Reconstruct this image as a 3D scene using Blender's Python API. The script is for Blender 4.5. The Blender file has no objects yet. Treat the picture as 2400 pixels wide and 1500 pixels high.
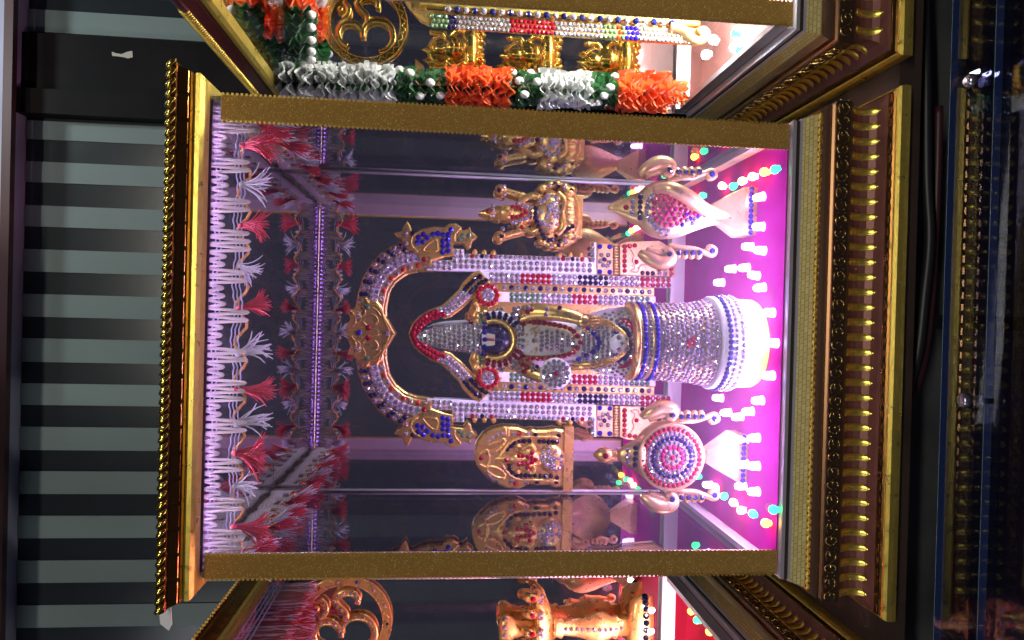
import bpy, math, random
from mathutils import Vector, Matrix
random.seed(7)
rnd = random.Random(11)
SC = bpy.context.scene
COL = SC.collection
R = math.radians

# ------------------------------------------------------------------ camera
CAM = Vector((0.0, -0.525, 0.31))
F_PX = 1645.09
C_RIGHT = Vector((0.99963509, 0.01012326, 0.02504396))
C_UP = Vector((-0.02589039, 0.09460969, 0.99517772))
C_FWD = Vector((-0.00770504, 0.99546297, -0.09483726))
cd = bpy.data.cameras.new('camera')
cd.sensor_fit = 'HORIZONTAL'
cd.sensor_width = 36.0
cd.lens = 36.0 * F_PX / 2400.0
cd.clip_start = 0.01
cd.clip_end = 50
cam = bpy.data.objects.new('camera', cd)
COL.objects.link(cam)
# the phone was held on its side: the picture's right is the world's down
mx = Matrix.Identity(4)
for i in range(3):
    mx[i][0] = -C_UP[i]
    mx[i][1] = C_RIGHT[i]
    mx[i][2] = -C_FWD[i]
    mx[i][3] = CAM[i]
cam.matrix_world = mx
SC.camera = cam

# ------------------------------------------------------------------ world, shop lamps, exposure
W = bpy.data.worlds.new('World')
SC.world = W
W.use_nodes = True
bgn = W.node_tree.nodes['Background']
bgn.inputs[0].default_value = (0.26, 0.25, 0.42, 1)
bgn.inputs[1].default_value = 0.055
SC.view_settings.view_transform = 'Standard'
SC.view_settings.look = 'None'
SC.view_settings.exposure = 0.35
SC.view_settings.gamma = 1.0
SC.view_settings.use_curve_mapping = False
SC.render.engine = 'CYCLES'
cy = SC.cycles
cy.use_denoising = True
cy.max_bounces = 9
cy.glossy_bounces = 7
cy.transparent_max_bounces = 24
cy.diffuse_bounces = 3
cy.sample_clamp_indirect = 4.0
cy.sample_clamp_direct = 40.0
cy.caustics_reflective = False
cy.caustics_refractive = False
cy.blur_glossy = 0.5
cy.use_adaptive_sampling = True
cy.adaptive_threshold = 0.03


def area_lamp(name, loc, target, sx, sy, power, color):
    l = bpy.data.lights.new(name, 'AREA')
    l.shape = 'RECTANGLE'
    l.size = sx
    l.size_y = sy
    l.energy = power
    l.color = color
    o = bpy.data.objects.new(name, l)
    COL.objects.link(o)
    o.location = loc
    o.rotation_euler = (Vector(target) - Vector(loc)).to_track_quat('-Z', 'Y').to_euler()
    return o


area_lamp('shop_tube_lamp', (0.25, -2.2, 1.75), (0, 0.0, 0.25), 1.3, 0.06, 18.0, (1.0, 0.95, 0.82))
area_lamp('shop_tube_lamp', (-1.7, -1.2, 1.0), (0, 0.0, 0.2), 0.06, 1.2, 5.0, (0.92, 0.95, 1.0))
area_lamp('rear_room_lamp', (0.55, 0.30, 1.55), (0.30, 0.92, 1.0), 0.10, 0.10, 2.3, (0.84, 1.0, 0.98))


def ray(x, y):
    return C_FWD * F_PX + C_RIGHT * (750 - y) + C_UP * (1200 - x)


def at(x, y, Y):
    d = ray(x, y)
    return CAM + d * ((Y - CAM.y) / d.y)


def atz(x, y, Z):
    d = ray(x, y)
    return CAM + d * ((Z - CAM.z) / d.z)


def kpx(Y):
    return (Y - CAM.y) / F_PX * 1.0


# ------------------------------------------------------------------ materials
MATS = {}


def mat(name, color, rough=0.5, metal=0.0, spec=0.5, coat=0.0, emit=None, estr=0.0, sheen=0.0, trans=0.0):
    if name in MATS:
        return MATS[name]
    m = bpy.data.materials.new(name)
    m.use_nodes = True
    b = m.node_tree.nodes['Principled BSDF']
    b.inputs['Base Color'].default_value = (*color, 1)
    b.inputs['Roughness'].default_value = rough
    b.inputs['Metallic'].default_value = metal
    b.inputs['Specular IOR Level'].default_value = spec
    b.inputs['Coat Weight'].default_value = coat
    b.inputs['Coat Roughness'].default_value = 0.08
    b.inputs['Sheen Weight'].default_value = sheen
    if trans:
        b.inputs['Transmission Weight'].default_value = trans
    if emit:
        b.inputs['Emission Color'].default_value = (*emit, 1)
        b.inputs['Emission Strength'].default_value = estr
    MATS[name] = m
    return m


def nt(m):
    return m.node_tree.nodes, m.node_tree.links, m.node_tree.nodes['Principled BSDF']


def add_noise_wear(m, scale, c2, lo=0.45, hi=0.7, bump=0.0, bscale=None, rough_var=0.0):
    """mixes the base colour with a second colour by noise; optional fine relief"""
    n, l, b = nt(m)
    tc = n.new('ShaderNodeTexCoord')
    no = n.new('ShaderNodeTexNoise')
    no.inputs['Scale'].default_value = scale
    no.inputs['Detail'].default_value = 6
    l.new(tc.outputs['Object'], no.inputs['Vector'])
    rp = n.new('ShaderNodeMapRange')
    rp.inputs[1].default_value = lo
    rp.inputs[2].default_value = hi
    l.new(no.outputs['Fac'], rp.inputs[0])
    mixn = n.new('ShaderNodeMix')
    mixn.data_type = 'RGBA'
    mixn.inputs[6].default_value = b.inputs['Base Color'].default_value[:]
    mixn.inputs[7].default_value = (*c2, 1)
    l.new(rp.outputs[0], mixn.inputs[0])
    l.new(mixn.outputs[2], b.inputs['Base Color'])
    if rough_var:
        r2 = n.new('ShaderNodeMapRange')
        r2.inputs[1].default_value = 0.3
        r2.inputs[2].default_value = 0.7
        r0 = b.inputs['Roughness'].default_value
        r2.inputs[3].default_value = max(0.03, r0 - rough_var)
        r2.inputs[4].default_value = min(1, r0 + rough_var)
        l.new(no.outputs['Fac'], r2.inputs[0])
        l.new(r2.outputs[0], b.inputs['Roughness'])
    if bump:
        n2 = n.new('ShaderNodeTexNoise')
        n2.inputs['Scale'].default_value = bscale or scale * 4
        n2.inputs['Detail'].default_value = 3
        l.new(tc.outputs['Object'], n2.inputs['Vector'])
        bp = n.new('ShaderNodeBump')
        bp.inputs['Strength'].default_value = bump
        bp.inputs['Distance'].default_value = 0.001
        l.new(n2.outputs['Fac'], bp.inputs['Height'])
        l.new(bp.outputs[0], b.inputs['Normal'])
    return m


def glass_mat(name, tint, f0, edge):
    m = bpy.data.materials.new(name)
    m.use_nodes = True
    n = m.node_tree.nodes
    l = m.node_tree.links
    n.remove(n['Principled BSDF'])
    out = n['Material Output']
    tr = n.new('ShaderNodeBsdfTransparent')
    tr.inputs[0].default_value = (*tint, 1)
    gl = n.new('ShaderNodeBsdfAnisotropic')
    gl.inputs['Color'].default_value = (0.95, 0.97, 1, 1)
    gl.inputs['Roughness'].default_value = 0.02
    lw = n.new('ShaderNodeLayerWeight')
    lw.inputs[0].default_value = 0.5
    pw = n.new('ShaderNodeMath')
    pw.operation = 'POWER'
    pw.inputs[1].default_value = edge
    l.new(lw.outputs['Facing'], pw.inputs[0])
    mr = n.new('ShaderNodeMapRange')
    mr.inputs[3].default_value = f0
    mr.inputs[4].default_value = 0.95
    l.new(pw.outputs[0], mr.inputs[0])
    # faint dust and wiping streaks make the pane catch light
    tc = n.new('ShaderNodeTexCoord')
    no = n.new('ShaderNodeTexNoise')
    no.inputs['Scale'].default_value = 900
    l.new(tc.outputs['Object'], no.inputs['Vector'])
    dr = n.new('ShaderNodeMapRange')
    dr.inputs[1].default_value = 0.66
    dr.inputs[2].default_value = 0.8
    dr.inputs[4].default_value = 0.10
    l.new(no.outputs['Fac'], dr.inputs[0])
    mx1 = n.new('ShaderNodeMixShader')
    l.new(mr.outputs[0], mx1.inputs[0])
    l.new(tr.outputs[0], mx1.inputs[1])
    l.new(gl.outputs[0], mx1.inputs[2])
    df = n.new('ShaderNodeBsdfDiffuse')
    df.inputs[0].default_value = (0.8, 0.8, 0.8, 1)
    mx2 = n.new('ShaderNodeMixShader')
    l.new(dr.outputs[0], mx2.inputs[0])
    l.new(mx1.outputs[0], mx2.inputs[1])
    l.new(df.outputs[0], mx2.inputs[2])
    l.new(mx2.outputs[0], out.inputs[0])
    MATS[name] = m
    return m


M_GLASS = glass_mat('clear_glass', (0.98, 0.99, 0.985), 0.022, 7.0)
M_SIDE = glass_mat('side_glass', (0.55, 0.57, 0.62), 0.10, 2.2)
M_COUNTER = glass_mat('counter_glass', (0.50, 0.52, 0.68), 0.05, 4.2)
M_EDGE = mat('glass_edge', (0.30, 0.46, 0.55), 0.25, 0.0, 0.6)
M_MIRROR = add_noise_wear(mat('mirror', (0.84, 0.83, 0.88), 0.02, 1.0), 60, (0.76, 0.75, 0.80))
M_CEILM = mat('ceiling_mirror', (0.80, 0.79, 0.85), 0.03, 1.0)

M_GOLD = add_noise_wear(mat('bright_gold_foil', (0.95, 0.72, 0.15), 0.34, 0.92), 140, (0.85, 0.60, 0.11), bump=0.12, bscale=500, rough_var=0.08)
M_GOLDROPE = mat('rope_gold', (0.82, 0.66, 0.14), 0.18, 1.0)
M_BRONZE = add_noise_wear(mat('dark_bronze_foil', (0.40, 0.20, 0.05), 0.22, 1.0), 90, (0.27, 0.12, 0.03), rough_var=0.08)
M_COPPER = mat('copper_gold', (0.85, 0.48, 0.24), 0.2, 1.0)
M_PLUM = add_noise_wear(mat('plum_brown_lacquer', (0.21, 0.075, 0.06), 0.42, 0.25, 0.4, 0.0), 60, (0.15, 0.05, 0.045))
M_MAROON = add_noise_wear(mat('maroon_lacquer', (0.13, 0.008, 0.025), 0.3, 0.0, 0.5, 0.4), 80, (0.09, 0.006, 0.02))
M_DARKMETAL = mat('dark_scroll_ground', (0.13, 0.075, 0.05), 0.3, 0.8)
M_STEEL = mat('channel_metal', (0.62, 0.60, 0.66), 0.4, 0.6)
M_FIGGOLD = add_noise_wear(mat('cast_gold', (0.92, 0.60, 0.19), 0.30, 0.88), 120, (0.84, 0.48, 0.13), bump=0.15, bscale=260, rough_var=0.07)
M_PALEGOLD = add_noise_wear(mat('pale_gold_paint', (0.82, 0.54, 0.24), 0.32, 0.75), 150, (0.74, 0.45, 0.18), rough_var=0.06)
M_ENAMEL = add_noise_wear(mat('white_enamel', (0.80, 0.76, 0.82), 0.45, 0.0, 0.4), 200, (0.72, 0.66, 0.74), bump=0.1, bscale=700)
M_WHITE = mat('white_plastic', (0.80, 0.78, 0.78), 0.45)
M_FACE = mat('dark_violet_face', (0.018, 0.014, 0.075), 0.35, 0.0, 0.5, 0.2)
M_TILAK = mat('white_mark_paint', (0.85, 0.82, 0.84), 0.5)
M_REDPAINT = mat('red_mark_paint', (0.42, 0.01, 0.03), 0.5)
M_FLOOR = add_noise_wear(mat('magenta_felt', (0.60, 0.006, 0.36), 0.85, 0.0, 0.03), 45, (0.52, 0.005, 0.30), bump=0.25, bscale=1500)
M_STRIP = mat('pale_skirting', (0.70, 0.60, 0.62), 0.5)
M_CREAM = add_noise_wear(mat('cream_braid', (0.80, 0.72, 0.60), 0.7, sheen=0.3), 800, (0.68, 0.58, 0.48), bump=0.4, bscale=2500)
M_LILAC = mat('lilac_thread', (0.70, 0.66, 0.85), 0.6)
M_GOLDTHREAD = add_noise_wear(mat('gold_thread', (0.85, 0.42, 0.12), 0.3, 0.8), 1500, (0.5, 0.2, 0.05), bump=0.6, bscale=3000)
M_REDTHREAD = add_noise_wear(mat('red_thread', (0.75, 0.02, 0.05), 0.55, sheen=0.4), 900, (0.58, 0.012, 0.045))
M_WHITETHREAD = mat('white_thread', (0.86, 0.82, 0.86), 0.55, sheen=0.4)
M_SATIN = {'white': mat('white_satin', (0.86, 0.88, 0.86), 0.38, 0.0, 0.5, sheen=0.5),
           'green': mat('green_satin', (0.022, 0.12, 0.03), 0.32, 0.0, 0.6, sheen=0.4),
           'orange': mat('orange_satin', (0.95, 0.17, 0.035), 0.40, 0.0, 0.5, sheen=0.4)}
M_BUD = mat('white_bead', (0.82, 0.80, 0.78), 0.35)
M_FILIGREE = mat('filigree_gold', (0.85, 0.60, 0.13), 0.16, 1.0)

GEMC = {
    'c': mat('clear_rhinestone', (0.90, 0.86, 0.94), 0.05, 0.85, coat=0.6),
    'r': mat('red_rhinestone', (0.36, 0.004, 0.022), 0.13, 0.3, coat=0.35),
    'p': mat('pink_rhinestone', (0.52, 0.010, 0.12), 0.13, 0.3, coat=0.35),
    'k': mat('black_rhinestone', (0.005, 0.005, 0.02), 0.08, 0.1, coat=0.4),
    'n': mat('navy_rhinestone', (0.008, 0.012, 0.09), 0.10, 0.3, coat=0.4),
    'b': mat('blue_rhinestone', (0.018, 0.012, 0.36), 0.12, 0.35, coat=0.4),
    'g': mat('green_rhinestone', (0.20, 0.36, 0.20), 0.10, 0.6, coat=0.8),
    'o': mat('orange_rhinestone', (0.62, 0.05, 0.02), 0.13, 0.35, coat=0.4),
}


def ribbon_mat():
    m = mat('gold_woven_ribbon', (0.50, 0.27, 0.06), 0.42, 0.75)
    n, l, b = nt(m)
    tc = n.new('ShaderNodeTexCoord')
    mp = n.new('ShaderNodeMapping')
    mp.inputs['Rotation'].default_value = (0, R(38), 0)
    l.new(tc.outputs['Object'], mp.inputs['Vector'])
    wv = n.new('ShaderNodeTexWave')
    wv.wave_type = 'BANDS'
    wv.bands_direction = 'Z'
    wv.inputs['Scale'].default_value = 420
    wv.inputs['Distortion'].default_value = 2.0
    wv.inputs['Detail'].default_value = 2
    wv.inputs['Detail Scale'].default_value = 3
    l.new(mp.outputs[0], wv.inputs['Vector'])
    mixn = n.new('ShaderNodeMix')
    mixn.data_type = 'RGBA'
    mixn.inputs[6].default_value = (0.36, 0.18, 0.035, 1)
    mixn.inputs[7].default_value = (0.60, 0.36, 0.09, 1)
    l.new(wv.outputs['Fac'], mixn.inputs[0])
    vo = n.new('ShaderNodeTexVoronoi')
    vo.inputs['Scale'].default_value = 2300
    l.new(tc.outputs['Object'], vo.inputs['Vector'])
    sp = n.new('ShaderNodeMapRange')
    sp.inputs[1].default_value = 0.93
    sp.inputs[2].default_value = 0.97
    sepc = n.new('ShaderNodeSeparateColor')
    l.new(vo.outputs['Color'], sepc.inputs[0])
    l.new(sepc.outputs[0], sp.inputs[0])
    mix2 = n.new('ShaderNodeMix')
    mix2.data_type = 'RGBA'
    mix2.inputs[7].default_value = (1.0, 0.80, 0.30, 1)
    l.new(sp.outputs[0], mix2.inputs[0])
    l.new(mixn.outputs[2], mix2.inputs[6])
    l.new(mix2.outputs[2], b.inputs['Base Color'])
    # glitter flakes tilt their own way
    nm = n.new('ShaderNodeBump')
    nm.inputs['Strength'].default_value = 0.55
    nm.inputs['Distance'].default_value = 0.0006
    l.new(wv.outputs['Fac'], nm.inputs['Height'])
    nm2 = n.new('ShaderNodeBump')
    nm2.inputs['Strength'].default_value = 0.5
    nm2.inputs['Distance'].default_value = 0.0008
    l.new(sepc.outputs[1], nm2.inputs['Height'])
    l.new(nm.outputs[0], nm2.inputs['Normal'])
    l.new(nm2.outputs[0], b.inputs['Normal'])
    return m


M_RIBBON = ribbon_mat()


def hatch_mat():
    m = mat('crosshatched_gold', (0.78, 0.64, 0.24), 0.42, 0.55)
    n, l, b = nt(m)
    tc = n.new('ShaderNodeTexCoord')
    br = n.new('ShaderNodeTexBrick')
    br.inputs['Color1'].default_value = (0.80, 0.68, 0.30, 1)
    br.inputs['Color2'].default_value = (0.70, 0.55, 0.20, 1)
    br.inputs['Mortar'].default_value = (0.25, 0.17, 0.05, 1)
    br.inputs['Scale'].default_value = 110
    br.inputs['Mortar Size'].default_value = 0.018
    br.inputs['Brick Width'].default_value = 0.55
    br.inputs['Row Height'].default_value = 0.30
    sx = n.new('ShaderNodeSeparateXYZ')
    cx = n.new('ShaderNodeCombineXYZ')
    ad = n.new('ShaderNodeMath')
    l.new(tc.outputs['Object'], sx.inputs[0])
    l.new(sx.outputs[0], ad.inputs[0])
    l.new(sx.outputs[1], ad.inputs[1])
    l.new(ad.outputs[0], cx.inputs[0])
    l.new(sx.outputs[2], cx.inputs[1])
    l.new(cx.outputs[0], br.inputs['Vector'])
    l.new(br.outputs['Color'], b.inputs['Base Color'])
    return m


M_HATCH = hatch_mat()


def make_translucent(m, color, f):
    n = m.node_tree.nodes
    l = m.node_tree.links
    out = n['Material Output']
    src = out.inputs[0].links[0].from_socket
    tl_ = n.new('ShaderNodeBsdfTranslucent')
    tl_.inputs[0].default_value = (*color, 1)
    ms_ = n.new('ShaderNodeMixShader')
    ms_.inputs[0].default_value = f
    l.new(src, ms_.inputs[1])
    l.new(tl_.outputs[0], ms_.inputs[2])
    l.new(ms_.outputs[0], out.inputs[0])


for m_, c_ in ((M_CREAM, (0.85, 0.76, 0.68)), (M_LILAC, (0.75, 0.70, 0.9)), (M_REDTHREAD, (0.85, 0.03, 0.06)), (M_WHITETHREAD, (0.9, 0.86, 0.9))):
    make_translucent(m_, c_, 0.45)
for c_, q in (('white', (0.9, 0.92, 0.9)), ('green', (0.03, 0.16, 0.04)), ('orange', (0.98, 0.2, 0.04))):
    make_translucent(M_SATIN[c_], q, 0.35)


def dust_haze(m, f, c):
    """a film of dust on a pane, standing in for glow round the bulbs; scatters a little of the light that falls on it"""
    n = m.node_tree.nodes
    l = m.node_tree.links
    out = n['Material Output']
    src = out.inputs[0].links[0].from_socket
    tl_ = n.new('ShaderNodeBsdfTranslucent')
    tl_.inputs[0].default_value = (*c, 1)
    tc = n.new('ShaderNodeTexCoord')
    no = n.new('ShaderNodeTexNoise')
    no.inputs['Scale'].default_value = 14
    no.inputs['Detail'].default_value = 5
    l.new(tc.outputs['Object'], no.inputs['Vector'])
    mr = n.new('ShaderNodeMapRange')
    mr.inputs[1].default_value = 0.25
    mr.inputs[2].default_value = 0.75
    mr.inputs[3].default_value = f * 0.6
    mr.inputs[4].default_value = f * 1.4
    l.new(no.outputs['Fac'], mr.inputs[0])
    ms_ = n.new('ShaderNodeMixShader')
    l.new(mr.outputs[0], ms_.inputs[0])
    l.new(src, ms_.inputs[1])
    l.new(tl_.outputs[0], ms_.inputs[2])
    l.new(ms_.outputs[0], out.inputs[0])


M_FRONT = glass_mat('front_glass', (0.98, 0.985, 0.985), 0.022, 7.0)
dust_haze(M_FRONT, 0.012, (0.9, 0.9, 0.92))  # dust film imitates the haze of glow over the lit interior

# ------------------------------------------------------------------ mesh helpers
class MB:
    def __init__(self):
        self.v = []
        self.f = []
        self.s = []

    def add(self, verts, faces, smooth=False):
        o = len(self.v)
        self.v.extend(Vector(p) for p in verts)
        self.f.extend(tuple(i + o for i in q) for q in faces)
        self.s.extend([smooth] * len(faces))
        return self

    def box(self, a, b):
        x0, y0, z0 = a
        x1, y1, z1 = b
        vs = [(x, y, z) for z in (z0, z1) for y in (y0, y1) for x in (x0, x1)]
        return self.add(vs, [(0, 2, 3, 1), (4, 5, 7, 6), (0, 1, 5, 4), (2, 6, 7, 3), (0, 4, 6, 2), (1, 3, 7, 5)])

    def prism(self, pts, y0, y1, rim=0.0):
        """pts: list of Vectors in an XZ plane; solid from y0 (front) to y1 (back), front edge chamfered by rim"""
        n = len(pts)
        c = sum((Vector(p) for p in pts), Vector()) / n
        area = sum(pts[i].x * pts[(i + 1) % n].z - pts[(i + 1) % n].x * pts[i].z for i in range(n))
        if area < 0:
            pts = list(reversed(pts))
        ins = []
        for i in range(n):
            a, p, q = pts[i - 1], pts[i], pts[(i + 1) % n]
            d1 = Vector((p.x - a.x, 0, p.z - a.z))
            d2 = Vector((q.x - p.x, 0, q.z - p.z))
            nn = Vector((-d1.z, 0, d1.x)).normalized() + Vector((-d2.z, 0, d2.x)).normalized()
            if nn.length > 1e-6:
                nn.normalize()
            ins.append(Vector((p.x + nn.x * rim, y0, p.z + nn.z * rim)))
        mid = [Vector((p.x, y0 + rim * 0.8, p.z)) for p in pts]
        bk = [Vector((p.x, y1, p.z)) for p in pts]
        fs = [tuple(range(n)), tuple(reversed(range(2 * n, 3 * n)))]
        for i in range(n):
            j = (i + 1) % n
            fs.append((i, n + i, n + j, j))
            fs.append((n + i, 2 * n + i, 2 * n + j, n + j))
        return self.add(ins + mid + bk, fs)

    def tube(self, path, r, n=8, closed=False, flat=1.0, cap=True):
        path = [Vector(p) for p in path]
        m = len(path)
        rr = r if isinstance(r, (list, tuple)) else [r] * m
        up = Vector((0.123, -0.95, 0.28)).normalized()
        vs = []
        for i in range(m):
            if closed:
                t = path[(i + 1) % m] - path[i - 1]
            else:
                t = path[min(i + 1, m - 1)] - path[max(i - 1, 0)]
            if t.length < 1e-9:
                t = Vector((0, 0, 1))
            t.normalize()
            a = up - t * up.dot(t)
            if a.length < 1e-4:
                a = Vector((1, 0, 0)) - t * t.x
            a.normalize()
            b = t.cross(a)
            for k in range(n):
                th = 2 * math.pi * k / n
                vs.append(path[i] + (a * (math.cos(th) * flat) + b * math.sin(th)) * rr[i])
        fs = []
        for i in range(m if closed else m - 1):
            for k in range(n):
                i2 = (i + 1) % m
                k2 = (k + 1) % n
                fs.append((i * n + k, i * n + k2, i2 * n + k2, i2 * n + k))
        if not closed and cap:
            fs.append(tuple(reversed(range(n))))
            fs.append(tuple(range((m - 1) * n, m * n)))
        return self.add(vs, fs, True)

    def lathe(self, prof, c, n=32, yscale=1.0, axis_shift=None):
        """prof: (radius, z) from bottom to top around the vertical axis through c (x, y)"""
        vs = []
        for i, (r, z) in enumerate(prof):
            sx = axis_shift[i] if axis_shift else 0.0
            for k in range(n):
                th = 2 * math.pi * k / n
                vs.append((c[0] + sx + r * math.cos(th), c[1] + r * math.sin(th) * yscale, z))
        fs = []
        for i in range(len(prof) - 1):
            for k in range(n):
                k2 = (k + 1) % n
                fs.append((i * n + k, i * n + k2, (i + 1) * n + k2, (i + 1) * n + k))
        self.add(vs, fs, True)
        m = len(prof)
        o = len(self.v) - len(vs)
        self.f.append(tuple(o + k for k in reversed(range(n))))
        self.s.append(False)
        self.f.append(tuple(o + (m - 1) * n + k for k in range(n)))
        self.s.append(False)
        return self

    def ball(self, c, rx, ry, rz, n=14, m=9):
        vs = []
        for i in range(1, m):
            ph = math.pi * i / m
            for k in range(n):
                th = 2 * math.pi * k / n
                vs.append((c[0] + rx * math.sin(ph) * math.cos(th), c[1] + ry * math.sin(ph) * math.sin(th), c[2] - rz * math.cos(ph)))
        b = len(vs)
        vs += [(c[0], c[1], c[2] - rz), (c[0], c[1], c[2] + rz)]
        fs = []
        for i in range(m - 2):
            for k in range(n):
                k2 = (k + 1) % n
                fs.append((i * n + k, i * n + k2, (i + 1) * n + k2, (i + 1) * n + k))
        for k in range(n):
            k2 = (k + 1) % n
            fs.append((b, k2, k))
            fs.append((b + 1, (m - 2) * n + k, (m - 2) * n + k2))
        return self.add(vs, fs, True)

    def mesh(self, name, m, off=Vector((0, 0, 0))):
        me = bpy.data.meshes.new(name)
        me.from_pydata([tuple(p - off) for p in self.v], [], self.f)
        me.polygons.foreach_set('use_smooth', self.s)
        if isinstance(m, (list, tuple)):
            for q in m:
                me.materials.append(q)
        else:
            me.materials.append(m)
        me.update()
        return me

    def build(self, name, m, parent=None, kind=None):
        off = origin_of(parent)
        o = bpy.data.objects.new(name, self.mesh(name, m, off))
        COL.objects.link(o)
        if parent:
            o.parent = parent
        if kind:
            o['kind'] = kind
        return o


def origin_of(p):
    o = Vector((0, 0, 0))
    while p is not None:
        o = o + p.location
        p = p.parent
    return o


def thing(name, label, cat, loc, group=None):
    o = bpy.data.objects.new(name, None)
    o.empty_display_size = 0.01
    COL.objects.link(o)
    o.location = loc
    o['label'] = label
    o['category'] = cat
    if group:
        o['group'] = group
    return o


def tag(o, label, cat, group=None):
    o['label'] = label
    o['category'] = cat
    if group:
        o['group'] = group
    return o


def rest_on_base(o):
    """moves a one-mesh thing's origin to its own base"""
    me = o.data
    xs = [v.co for v in me.vertices]
    c = Vector((sum(v.x for v in xs) / len(xs), sum(v.y for v in xs) / len(xs), min(v.z for v in xs)))
    me.transform(Matrix.Translation(-c))
    o.location = o.location + c
    return o


def inst(name, me, parent, loc, rot=None, scale=1.0):
    o = bpy.data.objects.new(name, me)
    COL.objects.link(o)
    o.parent = parent
    q = Vector(loc) - origin_of(parent)
    if rot is None:
        o.location = q
        o.scale = (scale,) * 3 if not isinstance(scale, (tuple, list)) else scale
    else:
        s = (scale,) * 3 if not isinstance(scale, (tuple, list)) else scale
        o.matrix_local = Matrix.Translation(q) @ rot.to_4x4() @ Matrix.Diagonal((*s, 1))
    return o


def smooth_path(pts, per=6, closed=False):
    pts = [Vector(p) for p in pts]
    n = len(pts)
    out = []
    for i in range(n if closed else n - 1):
        if closed:
            p0, p1, p2, p3 = pts[i - 1], pts[i], pts[(i + 1) % n], pts[(i + 2) % n]
        else:
            p0, p1, p2, p3 = pts[max(i - 1, 0)], pts[i], pts[i + 1], pts[min(i + 2, n - 1)]
        for k in range(per):
            t = k / per
            out.append(0.5 * ((2 * p1) + (p2 - p0) * t + (2 * p0 - 5 * p1 + 4 * p2 - p3) * t * t + (3 * p1 - p0 - 3 * p2 + p3) * t ** 3))
    if not closed:
        out.append(pts[-1])
    return out


# ------------------------------------------------------------------ rhinestones
def gem_verts(n=8):
    vs, fs = [], []
    for k in range(n):
        a = 2 * math.pi * k / n
        vs.append((math.cos(a), math.sin(a), -0.12))
    for k in range(n):
        a = 2 * math.pi * (k + 0.5) / n
        vs.append((0.86 * math.cos(a), 0.86 * math.sin(a), 0.22))
    for k in range(n // 2):
        a = 2 * math.pi * (k * 2 + 0.5) / n
        vs.append((0.45 * math.cos(a), 0.45 * math.sin(a), 0.52))
    for k in range(n):
        fs.append((k, (k + 1) % n, n + k))
        fs.append((n + k, (k + 1) % n, n + (k + 1) % n))
    h = n // 2
    for k in range(h):
        a, b, c = n + 2 * k, n + (2 * k + 1) % n, n + (2 * k + 2) % n
        fs.append((a, b, 2 * n + k))
        fs.append((b, c, 2 * n + (k + 1) % h))
        fs.append((b, 2 * n + (k + 1) % h, 2 * n + k))
    fs.append(tuple(2 * n + k for k in range(h)))
    return vs, fs


GV, GF = gem_verts()
GEM_MESH = {}
for key, m in GEMC.items():
    GEM_MESH[key] = MB().add(GV, GF).mesh('rhinestone', m)


def gem_rot(nrm):
    q = Vector(nrm).normalized().to_track_quat('Z', 'X')
    spin = rnd.uniform(0, 6.28)
    j = Matrix.Rotation(rnd.gauss(0, 0.09), 3, 'X') @ Matrix.Rotation(rnd.gauss(0, 0.09), 3, 'Y')
    return q.to_matrix() @ j @ Matrix.Rotation(spin, 3, 'Z')


class Gems:
    """collects rhinestones of one thing; the first 300 become parts, the rest one joined part"""

    def __init__(self):
        self.l = []

    def put(self, p, nrm, r, c):
        r *= rnd.uniform(1.05, 1.17)
        self.l.append((Vector(p), Vector(nrm), r, c))

    def px(self, x, y, Y, c, r=5.6):
        self.put(at(x, y, Y), (0, -1, 0), r * kpx(Y), c)

    def build(self, root, limit=300):
        L = sorted(self.l, key=lambda g: -g[2])
        for p, nr, r, c in L[:limit]:
            inst('rhinestone', GEM_MESH[c], root, p, gem_rot(nr), r)
        rest = L[limit:]
        if rest:
            keys = list(GEMC)
            b = MB()
            mi = []
            for p, nr, r, c in rest:
                M = gem_rot(nr)
                b.add([p + M @ (Vector(v) * r) for v in GV], GF)
                mi += [keys.index(c)] * len(GF)
            o = b.build('small_rhinestones', [GEMC[k] for k in keys], root, 'stuff')
            o.data.polygons.foreach_set('material_index', mi)


# ================================================================== SETTING
ZS = -0.0345                       # top of the wooden shelf the boxes stand on
X0, X1 = -0.1975, 0.1530           # centre box
YB = 0.24
ZT, ZB = 0.488, 0.0465
XR0 = 0.229                        # neighbour on the right starts here
XL1 = -0.283                       # neighbour on the left ends here

M_WALLDARK = add_noise_wear(mat('dark_glass_panel', (0.020, 0.026, 0.032), 0.22, 0.0, 0.4), 3, (0.026, 0.032, 0.037), bump=0.05, bscale=60)
M_FROST = add_noise_wear(mat('frosted_stripe', (0.21, 0.27, 0.265), 0.6), 2.5, (0.17, 0.225, 0.225), bump=0.2, bscale=300)
M_LINTEL = add_noise_wear(mat('painted_lintel', (0.62, 0.60, 0.80), 0.8), 10, (0.54, 0.52, 0.70), bump=0.3, bscale=40)
M_BROWNEDGE = mat('brown_wood_edge', (0.12, 0.05, 0.055), 0.5)
M_DOORDARK = add_noise_wear(mat('dark_door_panel', (0.007, 0.006, 0.008), 0.6, 0.0, 0.12), 8, (0.014, 0.010, 0.011))
M_SHELF = add_noise_wear(mat('dark_shelf_wood', (0.045, 0.028, 0.022), 0.45, 0.0, 0.4), 25, (0.025, 0.016, 0.013), bump=0.2, bscale=120)
M_CAVITY = add_noise_wear(mat('dusty_cavity_board', (0.055, 0.06, 0.062), 0.8), 9, (0.02, 0.02, 0.024), bump=0.2, bscale=60)

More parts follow.
